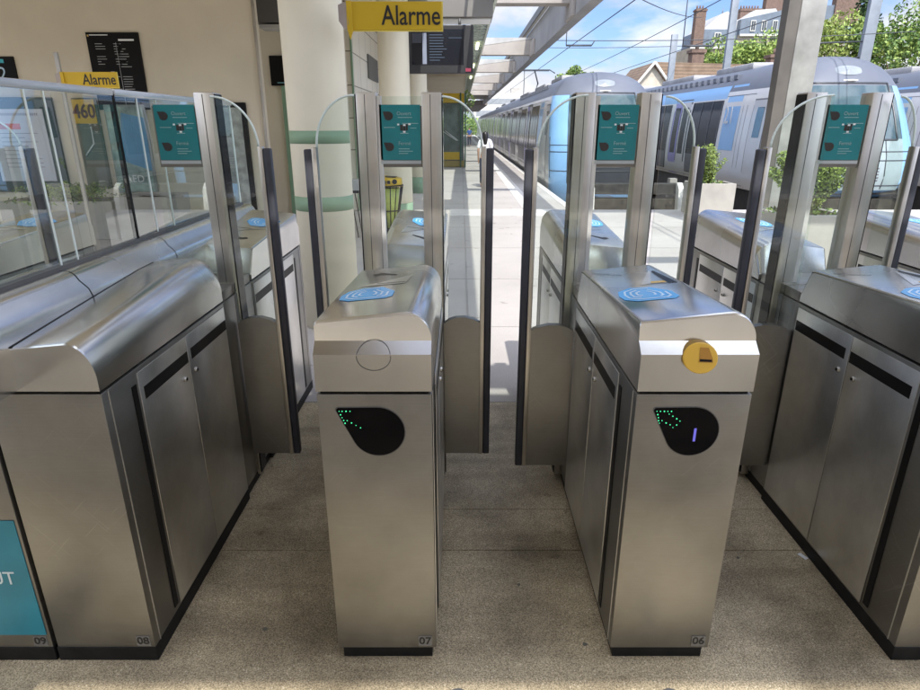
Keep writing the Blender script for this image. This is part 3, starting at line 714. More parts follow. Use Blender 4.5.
tag(MB().box(.20, .56, 10.5, 58, 3.46, 3.50, plain('gutter', (.35, .35, .34), .6)).build('canopy_strip'), 'narrow solid canopy strip lying over the lattice', 'canopy')
tag(MB().box(.22, .56, .92, 10.45, 3.46, 3.50, MATS['gutter']).box(.10, .14, .92, 10.45, 3.46, 3.5, MATS['gutter']).build('canopy_strip'), 'near canopy strip between the gates and the header', 'canopy')

# canopy edge beam and cross beams
eb = empty('edge_beam', (1.99, 8.4, 3.3), 'long grey concrete canopy beam running above the train', 'beam')
MB().box(0, .20, 0, 60, 0, .72, BEAMD, .01).build('web', eb)
MB().box(-.10, .0, 0, 60, .72, .80, plain('gutter_light', (.55, .54, .50), .5, .3), .005).box(-.13, -.10, 0, 60, .70, .86, DGREY).build('gutter', eb)
m = MB()
for k in range(12): m.box(-.06, -.001, 3.6+k*6.2, 4.4+k*6.2, .0, .38, BEAMC, .008)
m.build('bearing_blocks', eb)
for i, y in enumerate((12.3, 19.0, 25.0, 31.2, 37.4, 43.5, 50)):
    nm = ['topmost cross beam, nearest of those over the platform', 'second cross beam over the platform', 'third cross beam over the platform', 'fourth cross beam over the platform', 'fifth cross beam over the platform', 'sixth cross beam, far down the platform', 'farthest cross beam over the platform'][i]
    e = empty('cross_beam', (.60, y, 3.3), nm, 'beam', 'concrete cross beams of the canopy')
    z0 = .24 if i == 0 else .06
    MB().prism([(-.02, z0), (1.38, z0), (1.38, .45), (1.0, .41), (-.02, .27+z0*.3)], 'y', 0, .35, BEAMC).build('web', e)
    MB().prism([(-.02, .28+z0*.3), (1.0, .42), (1.37, .46), (1.37, .50), (-.02, .50)], 'y', .02, .33, plain('flashing', (.40, .40, .39), .6)).build('flashing', e)
m = MB()
tag(MB().box(.60, 2.18, 46, 60, 3.75, 3.85, DGREY).box(-2, 2.4, 60, 90, 3.2, 3.6, plain('far_canopy', (.20, .17, .15), .8)).build('far_canopy'), 'dark far end of the platform canopy', 'canopy')

# steel column in the forecourt
scn = empty('steel_column', (4.13, 8.5, 0), 'tall steel column beside the second train, before its nose', 'column')
MB().box(-.15, -.002, -.11, .06, .001, 4.3, plain('col_shaded', (.11, .10, .085), .55, .2, var=.2, vs=2)).build('shaded_side', scn)  # shade on the column's left side, painted as a darker steel
MB().box(0, .31, -.12, .12, .001, 4.3, plain('col_lit', (.30, .30, .275), .5, .3, var=.3, vs=2.0), .01).build('flange', scn, sharp=40)
MB().box(-.4, .4, -.25, .4, .001, .03, DGREY).build('base_plate', scn)
tag(MB().box(2.20, 4.2, 8.42, 8.62, 3.45, 3.75, BEAMC, .01).build('roof_beam'), 'beam joining the steel column to the long edge beam', 'beam', 'concrete cross beams of the canopy')

# ------------------------------------------------------------------ planters and plants
LF = plain('leaf_green', (.085, .16, .035), .55, var=.5, vs=20)
LF2 = plain('leaf_light', (.24, .33, .07), .55, var=.4, vs=25)
LFG = plain('leaf_greygreen', (.13, .17, .075), .6, var=.4, vs=30)
LFD = plain('leaf_dark', (.025, .055, .022), .6, var=.4, vs=10)
BARK = plain('bark', (.10, .075, .05), .9, var=.3, vs=10)
def leaves(mb, c, rad, n, size, mats, rs, flat=1.0):
    for _ in range(n):
        while True:
            v = Vector((rs.uniform(-1, 1), rs.uniform(-1, 1), rs.uniform(-1, 1)))
            if v.length < 1: break
        v = v.normalized()*(v.length**.45)
        p = Vector(c)+Vector((v.x*rad[0], v.y*rad[1], v.z*rad[2]))
        u = Vector((rs.gauss(0, 1), rs.gauss(0, 1), rs.gauss(0, 1))).normalized(); w = u.cross(Vector((rs.gauss(0, 1), rs.gauss(0, 1), rs.gauss(0, 1)))).normalized()
        s_ = size*rs.uniform(.6, 1.3)
        k = mb.mi(mats[rs.randrange(len(mats))])
        vs = [mb.bm.verts.new(p+u*s_), mb.bm.verts.new(p+w*s_*.5), mb.bm.verts.new(p-u*s_), mb.bm.verts.new(p-w*s_*.5)]
        fc = mb.bm.faces.new(vs); fc.material_index = k
SOIL = plain('soil', (.06, .045, .03), .95)
def planter(x0, x1, y0, y1, h_, label):
    e = empty('planter', ((x0+x1)/2, (y0+y1)/2, 0), label, 'planter', 'square concrete planters')
    a, b_ = (x1-x0)/2, (y1-y0)/2; m = MB()
    m.box(-a, a, -b_, -b_+.06, .001, h_, CONCL, .008); m.box(-a, a, b_-.06, b_, .001, h_, CONCL, .008)
    m.box(-a, -a+.06, -b_+.061, b_-.061, .001, h_, CONCL, .008); m.box(a-.06, a, -b_+.061, b_-.061, .001, h_, CONCL, .008); m.build('box', e)
    MB().box(-a+.06, a-.06, -b_+.06, b_-.06, .02, h_-.05, SOIL).build('soil', e)
planter(4.06, 4.74, 10.85, 11.5, .55, 'concrete planter at the platform end with an upright wispy shrub')
planter(3.42, 4.14, 6.55, 7.25, .60, 'nearer concrete planter with a round-leaved shrub, behind the right posts')
rs = random.Random(11)
def shrub(loc, label, stems, h_, spread, size, n, mats):
    e = empty('shrub', loc, label, 'shrub')
    st_ = MB(); lv = MB()
    for k in range(stems):
        a = rs.uniform(0, 6.28); r = spread*rs.uniform(.2, 1); hh = h_*rs.uniform(.6, 1)
        p0 = Vector((rs.uniform(-.05, .05), rs.uniform(-.05, .05), 0)); p1 = p0+Vector((r*.4*math.cos(a), r*.4*math.sin(a), hh*.55)); p2 = p0+Vector((r*math.cos(a), r*math.sin(a), hh))
        st_.tube([p0, p1, p2], .006, BARK, 5, .002)
        for q in range(n):
            t = rs.uniform(.15, 1); p = p0.lerp(p1, t*2) if t < .5 else p1.lerp(p2, t*2-1)
            leaves(lv, p, (.05, .05, .05), 3, size, mats, rs)
    leaves(lv, (0, 0, .03), (spread*1.1, spread*.9, .05), 260, size*1.1, [LF2, LF], rs)
    st_.build('stems', e); lv.build('foliage', e)
planter(-6.3, -4.75, 8.5, 9.1, .52, 'long low concrete planter against the cream wall, seen through the glass')
planter(-4.6, -3.9, 8.3, 9.0, .60, 'grey concrete planter near the wall corner, seen through the glass')
shrub((-5.5, 8.8, .50), 'low green plants in the long planter by the cream wall', 40, .22, .75, .022, 30, [LF, LF2])
shrub((4.38, 11.2, .51), 'upright wispy grey-green shrub in the planter at the platform end', 26, .66, .26, .021, 60, [LFG, LF2, LF2])
shrub((3.80, 6.90, .56), 'bushy round shrub in the planter behind the right-hand posts', 60, .66, .40, .023, 100, [LFG, LF2, LF2])

# ------------------------------------------------------------------ buffer stops at the track ends
def buffer_stop(cx, label):
    e = empty('buffer_stop', (cx, 12.3, -1.1), label, 'buffer stop', 'buffer stops at the track ends')
    OLD = plain('old_sleeper', (.035, .032, .026), .9, var=.5, vs=6, bump=.4)
    m = MB()
    for z0, z1 in ((1.32, 1.52), (1.02, 1.24), (.74, .95), (.5, .70)): m.box(-1.15, 1.15, -.05+rs.uniform(-.03, .03), .25, z0, z1, OLD, .01)
    m.build('timber_beams', e)
    WP = plain('white_brace', (.62, .60, .55), .7, var=.15, vs=5)
    for x in (-.87, .84):
        MB().prism([(-.48, .05), (-.30, .05), (-.05, 1.55), (-.12, 1.55), (-.25, 1.45)], 'x', x-.05, x+.05, WP).build('diagonal_brace', e)
        MB().box(x-.07, x+.07, .25, .42, .01, 1.60, plain('buffer_post', (.30, .28, .25), .8, var=.2)).build('upright', e)
buffer_stop(3.38, 'old timber buffer stop with white braces before the first train')
buffer_stop(7.7, 'old timber buffer stop before the second train')
wd = MB()
for c in ((3.9, 12.0, -.35), (3.3, 12.0, -.6), (5.3, 12.0, -.25), (4.6, 12.1, -.5)): leaves(wd, c, (.35, .15, .22), 240, .03, [LF2, LF, plain('weed_yellow', (.35, .34, .08), .7)], rs)
struct(wd.build('weeds'), 'stuff'); bpy.data.objects['weeds']['label'] = 'green weeds growing among the buffer stops'

# ------------------------------------------------------------------ trains
TW = plain('train_white', (.54, .545, .56), .32, var=.06, vs=.8, coat=.3)
TB = plain('train_blue', (.22, .42, .70), .3, var=.05, vs=1, coat=.4)
TR = plain('train_roof', (.12, .135, .17), .4, var=.08, vs=1)
TD = plain('train_dark', (.05, .055, .065), .3, var=.1)
TG = plain('train_window', (.012, .016, .02), .12, var=.2, vs=2, spec=.35)
TV = plain('train_violet', (.30, .28, .55), .4)
TWS = plain('windscreen', (.07, .11, .13), .05, var=.2, vs=1.5)
RED = plain('lamp_red', (.75, .06, .05), .25)
def train(x0, width, yf, label, length, nose_blue=True, band=True, pale=False, zb=None):
    cx = x0+width/2; hw = width/2
    t = empty('train', (cx, yf, 0), label, 'train', 'suburban trains at the buffer stops')
    # levels: z, half width factor, front offset, front bulge
    lv = [(-.55, .86, .35, .50), (-.30, .95, .22, .50), (.10, .985, .02, .50), (.55, 1.0, .0, .52), (.95, 1.0, .06, .56), (1.25, .99, .18, .60), (1.60, .97, .34, .66), (1.95, .945, .52, .70), (2.22, .90, .67, .74), (2.42, .83, .80, .78), (2.58, .73, .94, .80), (2.70, .59, 1.10, .85), (2.78, .39, 1.32, .9), (2.815, .14, 1.65, .9)]
    if zb is not None: lv = [(zb, .92, .25, .50), (zb+.15, .985, .05, .50)]+[q for q in lv if q[0] > zb+.2]
    z_low = lv[0][0]
    M_ = 24
    rings = []
    for z, wf, yo, bl in lv:
        r = [(-hw*wf, length, z)]
        for k in range(M_+1):
            u = -1+2*k/M_; ux = math.sin(u*math.pi/2)
            y = yo + bl*(1-(1-abs(ux)**3.0)**.5)*.98
            r.append((hw*wf*ux, y, z))
        r.append((hw*wf, length, z)); rings.append(r)
    bm = bmesh.new(); V = [[bm.verts.new(p) for p in r] for r in rings]; n = len(rings[0])
    mats = [TW, TB, TR, plain('train_pale_front', (.26, .32, .33), .3) if pale else TD, TWS]
    for li, (a, b_) in enumerate(zip(V, V[1:])):
        zc = (lv[li][0]+lv[li+1][0])/2
        for k in range(n-1):
            f = bm.faces.new((a[k], a[k+1], b_[k+1], b_[k])); f.smooth = True
            front = 7 <= k <= M_-6; cheek = 1 <= k <= 6 or M_-5 <= k <= M_
            if zc > 2.30: mi = 2
            elif front and 1.22 < zc < 2.25: mi = 4
            elif front and zc < 1.22: mi = 3 if .3 < zc else 1
            elif cheek and nose_blue: mi = 1
            else: mi = 0
            f.material_index = mi
        f = bm.faces.new((a[0], b_[0], b_[-1], a[-1])); f.material_index = 0
    bm.faces.new(V[0]).material_index = 3; bm.faces.new(V[-1][::-1]).material_index = 2
    bmesh.ops.recalc_face_normals(bm, faces=bm.faces)
    me = bpy.data.meshes.new('body'); bm.to_mesh(me); bm.free()
    for q in mats: me.materials.append(q)
    me.set_sharp_from_angle(angle=R(40))
    bo = bpy.data.objects.new('body', me); COL.objects.link(bo); bo.parent = t
    # windscreen surround, wiper, destination roundel, lamps
    fx = lambda z: next(lv[i][2]+(z-lv[i][0])/(lv[i+1][0]-lv[i][0])*(lv[i+1][2]-lv[i][2]) for i in range(len(lv)-1) if lv[i][0] <= z <= lv[i+1][0])
    MB().tube([(-.28, fx(1.26)-.03, 1.26), (-.5, fx(1.6)-.02, 1.6), (-.62, fx(2.05)-.02, 2.05)], .02, TD, 6).build('wiper', t)
    m = MB(); z = 2.33; m.tube([(-.75, fx(2.3)+.28, 2.29), (0, fx(2.3)-.03, 2.31), (.75, fx(2.3)+.28, 2.29)], .022, plain('trim_pale', (.5, .5, .47), .4), 6); m.build('windscreen_trim', t)
    m = MB(); e_ = []
    for k in range(24):
        a = 2*math.pi*k/24; zz = 2.50+.09*math.sin(a); xx = .28*math.cos(a); e_.append((xx, fx(zz)-.012+.30*xx*xx, zz))
    m.faces(e_+[(0, fx(2.5)-.05, 2.50)], [(i, (i+1) % 24, 24) for i in range(24)], plain('roundel', (.24, .27, .30), .4)); m.build('roof_emblem', t)
    for sx_ in (-1, 1):
        if pale: continue
        m = MB(); xx = sx_*hw*.60; m.tube([(xx, .15, .62), (xx, .045, .62)], .12, plain('lamp_white', (.7, .7, .72), .2), 20); lp = m.build('headlight', t)
        MB().tube([(xx, .046, .62), (xx, .030, .62)], .065, RED, 16).build('tail_lamp', lp)
    MB().box(-.2, .2, -.35, .3, -.5, -.2, TD, .03).tube([(0, -.3, -.35), (0, -.42, -.35)], .16, TD, 12).build('coupler', t); UF = plain('underframe_dark', (.022, .02, .018), .8, var=.5, vs=5)
    MB().box(-hw*.86, hw*.86, .7, length-1, -.62, z_low-.01, UF, .02).build('underframe', t)
    for yb in (2.2, 4.4, 13.5, 15.7):
        MB().tube([(-.80, yb, -.52), (.80, yb, -.52)], .42, UF, 20).build('wheelset', t)
    def nose(z, u):
        i = next(q for q in range(len(lv)-1) if lv[q][0] <= z <= lv[q+1][0]); f_ = (z-lv[i][0])/(lv[i+1][0]-lv[i][0])
        wf, yo, bl = (lv[i][q]+f_*(lv[i+1][q]-lv[i][q]) for q in (1, 2, 3)); ux = math.sin(u*math.pi/2)
        return (hw*wf*ux, yo+bl*(1-(1-abs(ux)**3.0)**.5)*.98-.004, z)
    u0 = -1+2*7/24
    m = MB()
    for z_ in (1.235, 2.26): m.tube([nose(z_, u0+(-2*u0)*k/14) for k in range(15)], .020, TD, 5)
    for sg in (-1, 1): m.tube([nose(1.235+k*(2.26-1.235)/8, sg*u0) for k in range(9)], .020, TD, 5)
    m.build('windscreen_seal', t)
    m = MB()
    for z_ in (.40, .86, 1.02): m.tube([nose(z_, -.93+1.86*k/20) for k in range(21)], .010, TD, 4)
    for sg in (-.9, -.28, .28, .9): m.tube([nose(.22+k*1.0/8, sg) for k in range(9)], .009, TD, 4)
    m.build('nose_seams', t)
    m = MB()
    for k in range(5): m.tube([nose(.50+k*.055, -.22+.44*q/6) for q in range(7)], .014, plain('grille', (.16, .16, .17), .5), 4)
    m.build('grille', t)
    # side fittings
    def side_x(z):
        for i in range(len(lv)-1):
            if lv[i][0] <= z <= lv[i+1][0]:
                q = (z-lv[i][0])/(lv[i+1][0]-lv[i][0]); return hw*(lv[i][1]+q*(lv[i+1][1]-lv[i][1]))
    def patch(mb, y0, y1, z0, z1, m__, off, sd=-1, slant=0):
        y0 -= 1.2; y1 -= 1.2
        z0 = max(z0, z_low+.03); zs = [z0+(z1-z0)*k/5 for k in range(6)]; vs = []
        for z in zs:
            xx = side_x(z)+off
            vs += [(sd*xx, y0+slant*(z-z0), z), (sd*xx, y1+slant*(z-z0), z)]
        mb.faces(vs, [(2*k, 2*k+1, 2*k+3, 2*k+2) for k in range(5)], m__, True)
    for y0, y1 in ((2.3, length-.5),):
        m = MB(); (patch(m, 4.6, length-.3, 2.08, 2.36, TB, .006) if band else None); patch(m, 3.7, 4.5, .95, 2.36 if band else 2.1, TB, .006); m.build('blue_band', t)
    m = MB()
    for z_ in (.22, 2.12): patch(m, 3.1, min(length-1, 60), z_, z_+.012, TD, .0045)
    for y_ in (3.35, 3.55): patch(m, y_, y_+.012, -.2, 2.3, TD, .0045)
    m.build('panel_seams', t)
    # cab door
    m = MB(); patch(m, 2.35, 3.05, -.2, 2.02, plain('door_line', (.18, .18, .20), .5), .006); cdo = m.build('cab_door', t)
    m = MB(); patch(m, 2.38, 3.02, -.17, 1.99, TW, .010); m.build('door_skin', cdo); m = MB(); patch(m, 2.50, 2.82, 1.25, 1.85, TWS, .014); m.build('window', cdo)
    y = 4.7; k = 0
    while y < min(length-3, 60):
        # window, then a door pair, per bay
        m = MB(); patch(m, y, y+2.0, .30, 2.05, TG, .010); wv = m.build('window', t)
        m = MB(); patch(m, y+.02, y+1.98, .32, .78, plain('lower_panel', (.12, .125, .14), .35, var=.2, vs=1.5), .013); 
        for q in (.0, .62, 1.3, 1.95): patch(m, y+q, y+q+.05, .78, 2.05, TD, .016)
        m.build('window_frame', wv)
        yd = y+2.12
        m = MB(); patch(m, yd, yd+1.35, -.25, 2.15, TD, .008); dd = m.build('door', t)
        for q, c_ in ((0.05, TW), (.70, TW)):
            m = MB(); patch(m, yd+q, yd+q+.60, -.2, 2.08, TV if (k % 2 == 0 and q > .1) else c_, .014); lf_ = m.build('door_leaf', dd)
            if k < 5:
                m = MB(); patch(m, yd+q+.10, yd+q+.50, .75, 1.95, TG, .018); m.build('door_window', dd)
        y += 3.75; k += 1
        if k % 4 == 0:
            m = MB(); patch(m, y-.12, y+.14, -.5, 2.38, TD, .02); m.build('car_joint', t); y += .3
    # roof gear
    m = MB(); RG = plain('roof_gear', (.33, .33, .34), .5, var=.2, vs=2)
    for yy, ln in ((3.6, 2.2), (7.5, 3.0), (13, 4), (20, 3.5), (28, 4), (36, 4)):
        if yy+ln < length: MB().box(-hw*.50, hw*.50, yy, yy+ln, 2.70, 2.88, RG, .04).build('roof_equipment', t, sharp=40)
    m = MB(); 
    for k in range(22):
        yy = 3.4+k*.42; MB().box(-hw*.80, -hw*.66, yy, yy+.2, 2.50, 2.60, TR).build('roof_vent', t)
    for y_ in (1.5,): MB().tube([(-.35, 2.4, 2.70), (-.35, 2.4, 2.85)], .03, TD, 8).build('aerial', t)
    return t
T1 = train(2.26, 2.78, 16.0, 'train nearest the platform, blue cheeks and dark side windows', 75, band=False)
T2 = train(6.15, 2.72, 12.1, 'middle train, largest in view, grey roof arch beside the steel column', 70, pale=True, zb=.16)
T3 = train(10.55, 2.72, 13.1, 'rightmost train, cut by the right frame edge', 60, pale=True, zb=.16)
text('21', .55, .002, TW, T2, (-1.376, 2.9, 1.7), rot=(R(90), 0, R(-90)))
pg = empty('pantograph', (3.6, 33, 2.8), 'raised pantograph on the roof of the platform train', 'pantograph')
m = MB(); m.tube([(0, 0, 0), (.25, .3, .65), (0, -.3, 1.2)], .035, TD, 6); m.box(-.75, .75, -.34, -.26, 1.2, 1.25, TD); m.box(-.75, .75, .05, .13, 1.2, 1.25, TD)
m.tube([(-.75, -.3, 1.22), (-1.0, -.3, 1.08)], .025, TD, 6); m.tube([(.75, -.3, 1.22), (1.0, -.3, 1.08)], .025, TD, 6); m.box(-.35, .35, -.4, .4, -.1, .12, TD); m.tube([(-.5, -.3, 1.2), (-.5, -.2, .1)], .02, TD, 5)
m.build('arm_frame', pg)
pg.parent = None

# ------------------------------------------------------------------ catenary
GALV = plain('mast_grey', (.20, .225, .255), .5, .3, var=.1)
def mast(x, y, z, w_, label, lean=0):
    e = empty('catenary_mast', (x, y, -1.2), label, 'mast', 'grey catenary masts')
    m = MB(); m.box(-w_/2, w_/2, -.1, .1, 0, z+1.2, GALV, .01); m.build('pole', e, sharp=40)
    MB().box(-w_, w_, -.2, .2, .0, .3, CONC).build('footing', e); return e
ma = mast(11.87, 30, 8.2, .30, 'catenary mast between the first house and the mansard building')
mb_ = mast(12.55, 40, 6.5, .36, 'shorter catenary mast in front of the gabled house roof')
mc = mast(14.95, 25, 7.5, .40, 'catenary mast at right with the dark conifer beside it')
m = MB(); m.tube([(0, 0, 5.1), (-2.5, 0, 4.6)], .04, TD, 6); m.tube([(0, 0, 5.6), (-3, 0, 5.5)], .03, TD, 6); m.build('bracket_arm', mc)
wr = plain('wire', (.06, .065, .075), .6)
def wire(name, pts, r, label):
    m = MB(); m.tube(pts, r, wr, 5); return tag(m.build(name), label, 'wire', 'overhead wires')
def sag(a, b_, s_, n=12):
    a, b_ = Vector(a), Vector(b_); return [a.lerp(b_, k/n)-Vector((0, 0, s_*4*(k/n)*(1-k/n))) for k in range(n+1)]
wire('contact_wire', sag((3.62, 4, 3.95), (3.62, 90, 3.95), .0), .012, 'contact wire above the platform train')
wire('catenary_wire', sag((3.62, 4, 5.1), (3.62, 60, 4.9), .5), .014, 'sagging wire above the platform train')
wire('contact_wire', sag((7.62, 4, 3.95), (7.62, 90, 3.95), .0), .012, 'contact wire above the middle train')
wire('catenary_wire', sag((7.62, 6, 5.4), (7.62, 60, 4.9), .4), .014, 'sagging wire above the middle train')
wire('span_wire', sag((1.0, 24, 4.35), (16, 24, 4.6), .15), .014, 'cross span wire over the tracks, nearer one')
wire('span_wire', sag((0, 40, 5.9), (18, 40, 6.1), .2), .018, 'cross span wire over the tracks, farther one')
wire('feeder_wire', sag((2.2, 14, 4.6), (14, 40, 7.4), .3), .016, 'slanting feeder wire across the sky')
def dropper(x, y, z0, z1, label):
    e = empty('wire_dropper', (x, y, 0), label, 'wire fitting', 'wire droppers and registration arms')
    m = MB(); m.tube([(0, 0, z1), (0, 0, z0)], .016, wr, 5); m.tube([(0, 0, z0), (.9, 0, z0), ], .035, wr, 6); m.tube([(.9, 0, z0), (1.0, 0, z0+.15)], .02, wr, 5); m.build('arm', e)
dropper(3.72, 24, 4.15, 5.4, 'left hanging wire fitting in the sky above the first train')
dropper(6.7, 20.5, 3.75, 5.9, 'right hanging wire fitting in the sky above the second train')

# ------------------------------------------------------------------ buildings behind
def windows(parent, xs, zs, y, w_, h_, glassm, framem, d=.06):
    for x in xs:
        for z in zs:
            m = MB().box(x, x+w_, y-d, y-.005, z, z+h_, framem); wo = m.build('window', parent)
            MB().box(x+w_*.12, x+w_*.46, y-d-.02, y-d-.002, z+h_*.08, z+h_*.93, glassm).box(x+w_*.54, x+w_*.88, y-d-.02, y-d-.002, z+h_*.08, z+h_*.93, glassm).build('pane', wo)
WINF = plain('window_frame', (.55, .54, .50), .6); WING = plain('window_dark', (.04, .05, .06), .1, var=.3)
STN = plain('facade_stone', (.36, .31, .24), .85, var=.12, vs=.5)
BRK = plain('brick_red', (.15, .10, .078), .85, var=.25, vs=3)
ZINC = plain('zinc_slate', (.13, .16, .20), .45, var=.15, vs=.8)
m_, nt, out = _new('roof_tiles'); p = N(nt, 'ShaderNodeBsdfPrincipled')
w_ = N(nt, 'ShaderNodeTexWave'); w_.inputs['Scale'].default_value = 1.3; w_.inputs['Distortion'].default_value = .6; w_.bands_direction = 'Z'
tc = N(nt, 'ShaderNodeTexCoord'); L(nt, tc.outputs['Object'], w_.inputs[0])
L(nt, mixc(nt, .35, ramp(nt, noise(nt, 1.2, 6, .7), .3, (.17, .115, .075), .7, (.29, .21, .15)), w_.outputs[0], 'MULTIPLY'), p.inputs['Base Color']); p.inputs['Roughness'].default_value = .9; L(nt, p.outputs[0], out.inputs[0]); RT = m_
# gabled house: gable end to the left-front, ridge running right
hs = empty('gabled_house', (11.6, 45, -.75), 'gabled house with brown tiled roof behind the trains', 'house')
m = MB(); m.prism([(-.2, 0), (3.0, 0), (3.0, 4.0), (1.3, 6.1), (-.2, 4.0)], 'y', 0, .3, plain('house_render', (.50, .46, .38), .85))
m.box(-.2, 11.5, .31, 6, 0, 4.0, MATS['house_render']); m.build('wall', hs)
m = MB()
m.faces([(1.3, -.3, 6.2), (10.8, 1.0, 6.1), (12.0, 1.0, 3.7), (3.4, -.3, 3.7), (1.3, .0, 6.0), (10.8, 1.3, 5.9), (12, 1.3, 3.55), (3.4, .0, 3.55)], [(0, 1, 2, 3), (4, 7, 6, 5), (0, 4, 5, 1), (3, 2, 6, 7), (0, 3, 7, 4), (1, 5, 6, 2)], RT)
m.faces([(1.3, -.3, 6.2), (-.7, -.3, 3.7), (-.7, 6, 3.7), (1.3, 6, 6.2), (10.8, 6, 6.1)], [(0, 3, 2, 1), ], RT)
m.build('roof', hs)
MB().tube([(-.75, -.33, 3.65), (1.3, -.33, 6.18)], .09, WINF, 6).tube([(1.3, -.33, 6.18), (3.4, -.33, 3.68)], .09, WINF, 6).build('bargeboard', hs)
for x, z, hh in ((4.3, 5.5, 1.5), (9.6, 5.2, 1.5)):
    c_ = MB().box(x-.4, x+.4, .2, 1.0, z, z+hh, BRK).box(x-.5, x+.5, .1, 1.1, z+hh-.2, z+hh, BRK).build('chimney', hs)
    MB().tube([(x, .6, z+hh), (x, .6, z+hh+.4)], .13, BRK, 8).build('chimney_pot', c_)
windows(hs, (1.1,), (3.6,), 0, .5, 1.0, WING, WINF)
# small distant yellow house and far flats
h2 = empty('small_house', (10.1, 62, -1.2), 'small cream house with grey roof between the train and the gabled house', 'house')
MB().box(0, 3.2, 0, 5, 0, 5.2, plain('cream_far', (.52, .44, .26), .9)).build('wall', h2)
MB().prism([(-.3, 5.2), (3.5, 5.2), (2.7, 6.6), (.7, 6.6)], 'y', -.2, 5.2, ZINC).build('roof', h2); windows(h2, (.5, 1.9), (3.6,), 0, .7, 1.1, WING, WINF)
fl = empty('apartment_block', (2.5, 130, -1.2), 'pale apartment block far away at the end of the platform', 'building')
MB().box(0, 12, 0, 10, 0, 8.6, plain('flat_white', (.55, .55, .53), .8)).build('wall', fl)
for z in (2.2, 4.4, 6.6): MB().box(.5, 11.5, -.05, -.005, z, z+1.0, plain('band_grey', (.25, .27, .29), .5)).build('window_band', fl)
MB().box(7.5, 9.5, 2, 4, 8.6, 9.6, CONC).build('roof_hut', fl)
# mansard building on the hill, its roof line climbing to the right
mbd = empty('mansard_building', (47.4, 140, -3.6), 'large stone apartment house with slate mansard roof and brick chimneys on the hill', 'building')
m = MB(); m.box(.1, 9.2, 0, 12, 0, 20.2, STN); m.box(9.21, 31, -1, 12, 0, 22.4, STN); m.build('wall', mbd)
MB().prism([(1.6, 20.2), (9.2, 20.2), (9.2, 23.5), (2.1, 23.5)], 'y', -.3, 11, ZINC).prism([(9.21, 22.4), (31, 22.4), (31, 28.0), (19, 27.2), (9.21, 25.2)], 'y', -1.3, 11, ZINC).build('roof', mbd)
MB().prism([(2.1, 23.51), (9.2, 23.51), (9.2, 25.2), (6.9, 26.9), (5.6, 26.4)], 'y', .3, 10, plain('zinc_pale', (.46, .46, .46), .5, var=.1)).prism([(9.25, 25.21), (16.5, 26.6), (16.0, 27.2), (12, 26.9)], 'y', -.9, 10, MATS['zinc_pale']).build('upper_roof', mbd)
MB().box(-.2, 9.2, -.6, -.31, 19.9, 20.3, WINF).box(9.22, 31, -1.7, -1.31, 22.1, 22.5, WINF).build('cornice', mbd)
windows(mbd, (4.5,), (20.8,), -.3, 1.3, 2.1, WING, WINF, .25)
windows(mbd, (11.2, 13.4, 15.6, 17.8, 20.0, 22.2, 24.4, 26.6), (23.0,), -1.3, 1.0, 2.0, WING, WINF, .25)
windows(mbd, (2.0, 4.5, 7.0), (15.6,), 0, 1.2, 2.4, WING, WINF)
for x, y, z, w__, hh in ((.3, 0, 17, 2.0, 10.3), (10.0, 2, 25.3, 4.4, 2.3), (15.0, 2, 26.2, 7.0, 3.9), (27.6, -1.2, 24, 5.0, 6.0)):
    c_ = MB().box(x, x+w__, y-.5, y+1.2, z, z+hh, BRK).box(x-.15, x+w__+.15, y-.65, y+1.35, z+hh-.5, z+hh-.15, BRK).build('chimney', mbd)
    pots = MB()
    for k in range(max(2, int(w__/.6))): pots.tube([(x+.3+k*.58, y+.4, z+hh), (x+.3+k*.58, y+.4, z+hh+.6)], .17, BRK, 6)
    pots.build('chimney_pots', c_)
MB().tube([(6.9, 3, 26.5), (6.9, 3, 28.0)], .25, ZINC, 8, .05).build('finial', mbd)

# ------------------------------------------------------------------ trees
def tree(x, y, z0, crown, trunk_h, label, mats, size, n, seed, name='tree'):
    r_ = random.Random(seed)
    e = empty(name, (x, y, z0), label, 'tree', 'trees behind the trains')
    tk = MB(); tk.tube([(0, 0, 0), (.1, 0, trunk_h*.6), (0, .1, trunk_h)], .28, BARK, 8, .12)
    cr_ = MB()
    for c, rad in crown:
        tk.tube([(0, .05, trunk_h*.55), (c[0]*.5, c[1]*.5, (trunk_h*.55+c[2])*.5), c], .09, BARK, 5, .03)
        vol = rad[0]*rad[1]*rad[2]
        sub = 7
        for k in range(sub):
            a = r_.uniform(0, 6.28); b_ = r_.uniform(-.6, 1)
            o = (c[0]+rad[0]*.62*math.cos(a), c[1]+rad[1]*.62*math.sin(a), c[2]+rad[2]*.62*b_)
            leaves(cr_, o, (rad[0]*.52, rad[1]*.52, rad[2]*.48), n//sub, size, mats, r_)
    tk.build('trunk', e); cr_.build('crown', e); return e
tree(13.0, 75, -1.2, [((-1.0, 0, 7.0), (1.4, 1.3, 1.1)), ((.9, 0, 7.1), (1.5, 1.3, 1.2)), ((.1, 0, 8.0), (1.3, 1.2, .9))], 6, 'round light green tree behind the roof of the platform train', [LF2, LF], .13, 1500, 1)
tree(20.5, 52, -1.2, [((-2.8, 0, 5.8), (2.4, 2, 1.5)), ((.0, 0, 7.0), (2.4, 2, 2.0)), ((2.4, 0, 7.6), (2.2, 2, 2.1)), ((4.2, 0, 6.8), (2.2, 2, 2.0))], 5, 'broad light green tree below the mansard windows', [LF2, LF2, LF], .15, 2300, 2)
tree(25.2, 48, -1.2, [((-1.6, 0, 7.6), (1.8, 1.6, 1.8)), ((.8, 0, 8.2), (2.0, 1.6, 1.9)), ((2.6, 0, 7.2), (1.8, 1.6, 1.9))], 5, 'yellow-green tree between the steel column and the conifer', [LF2, plain('leaf_yellow', (.24, .29, .07), .6, var=.3)], .14, 1900, 3)
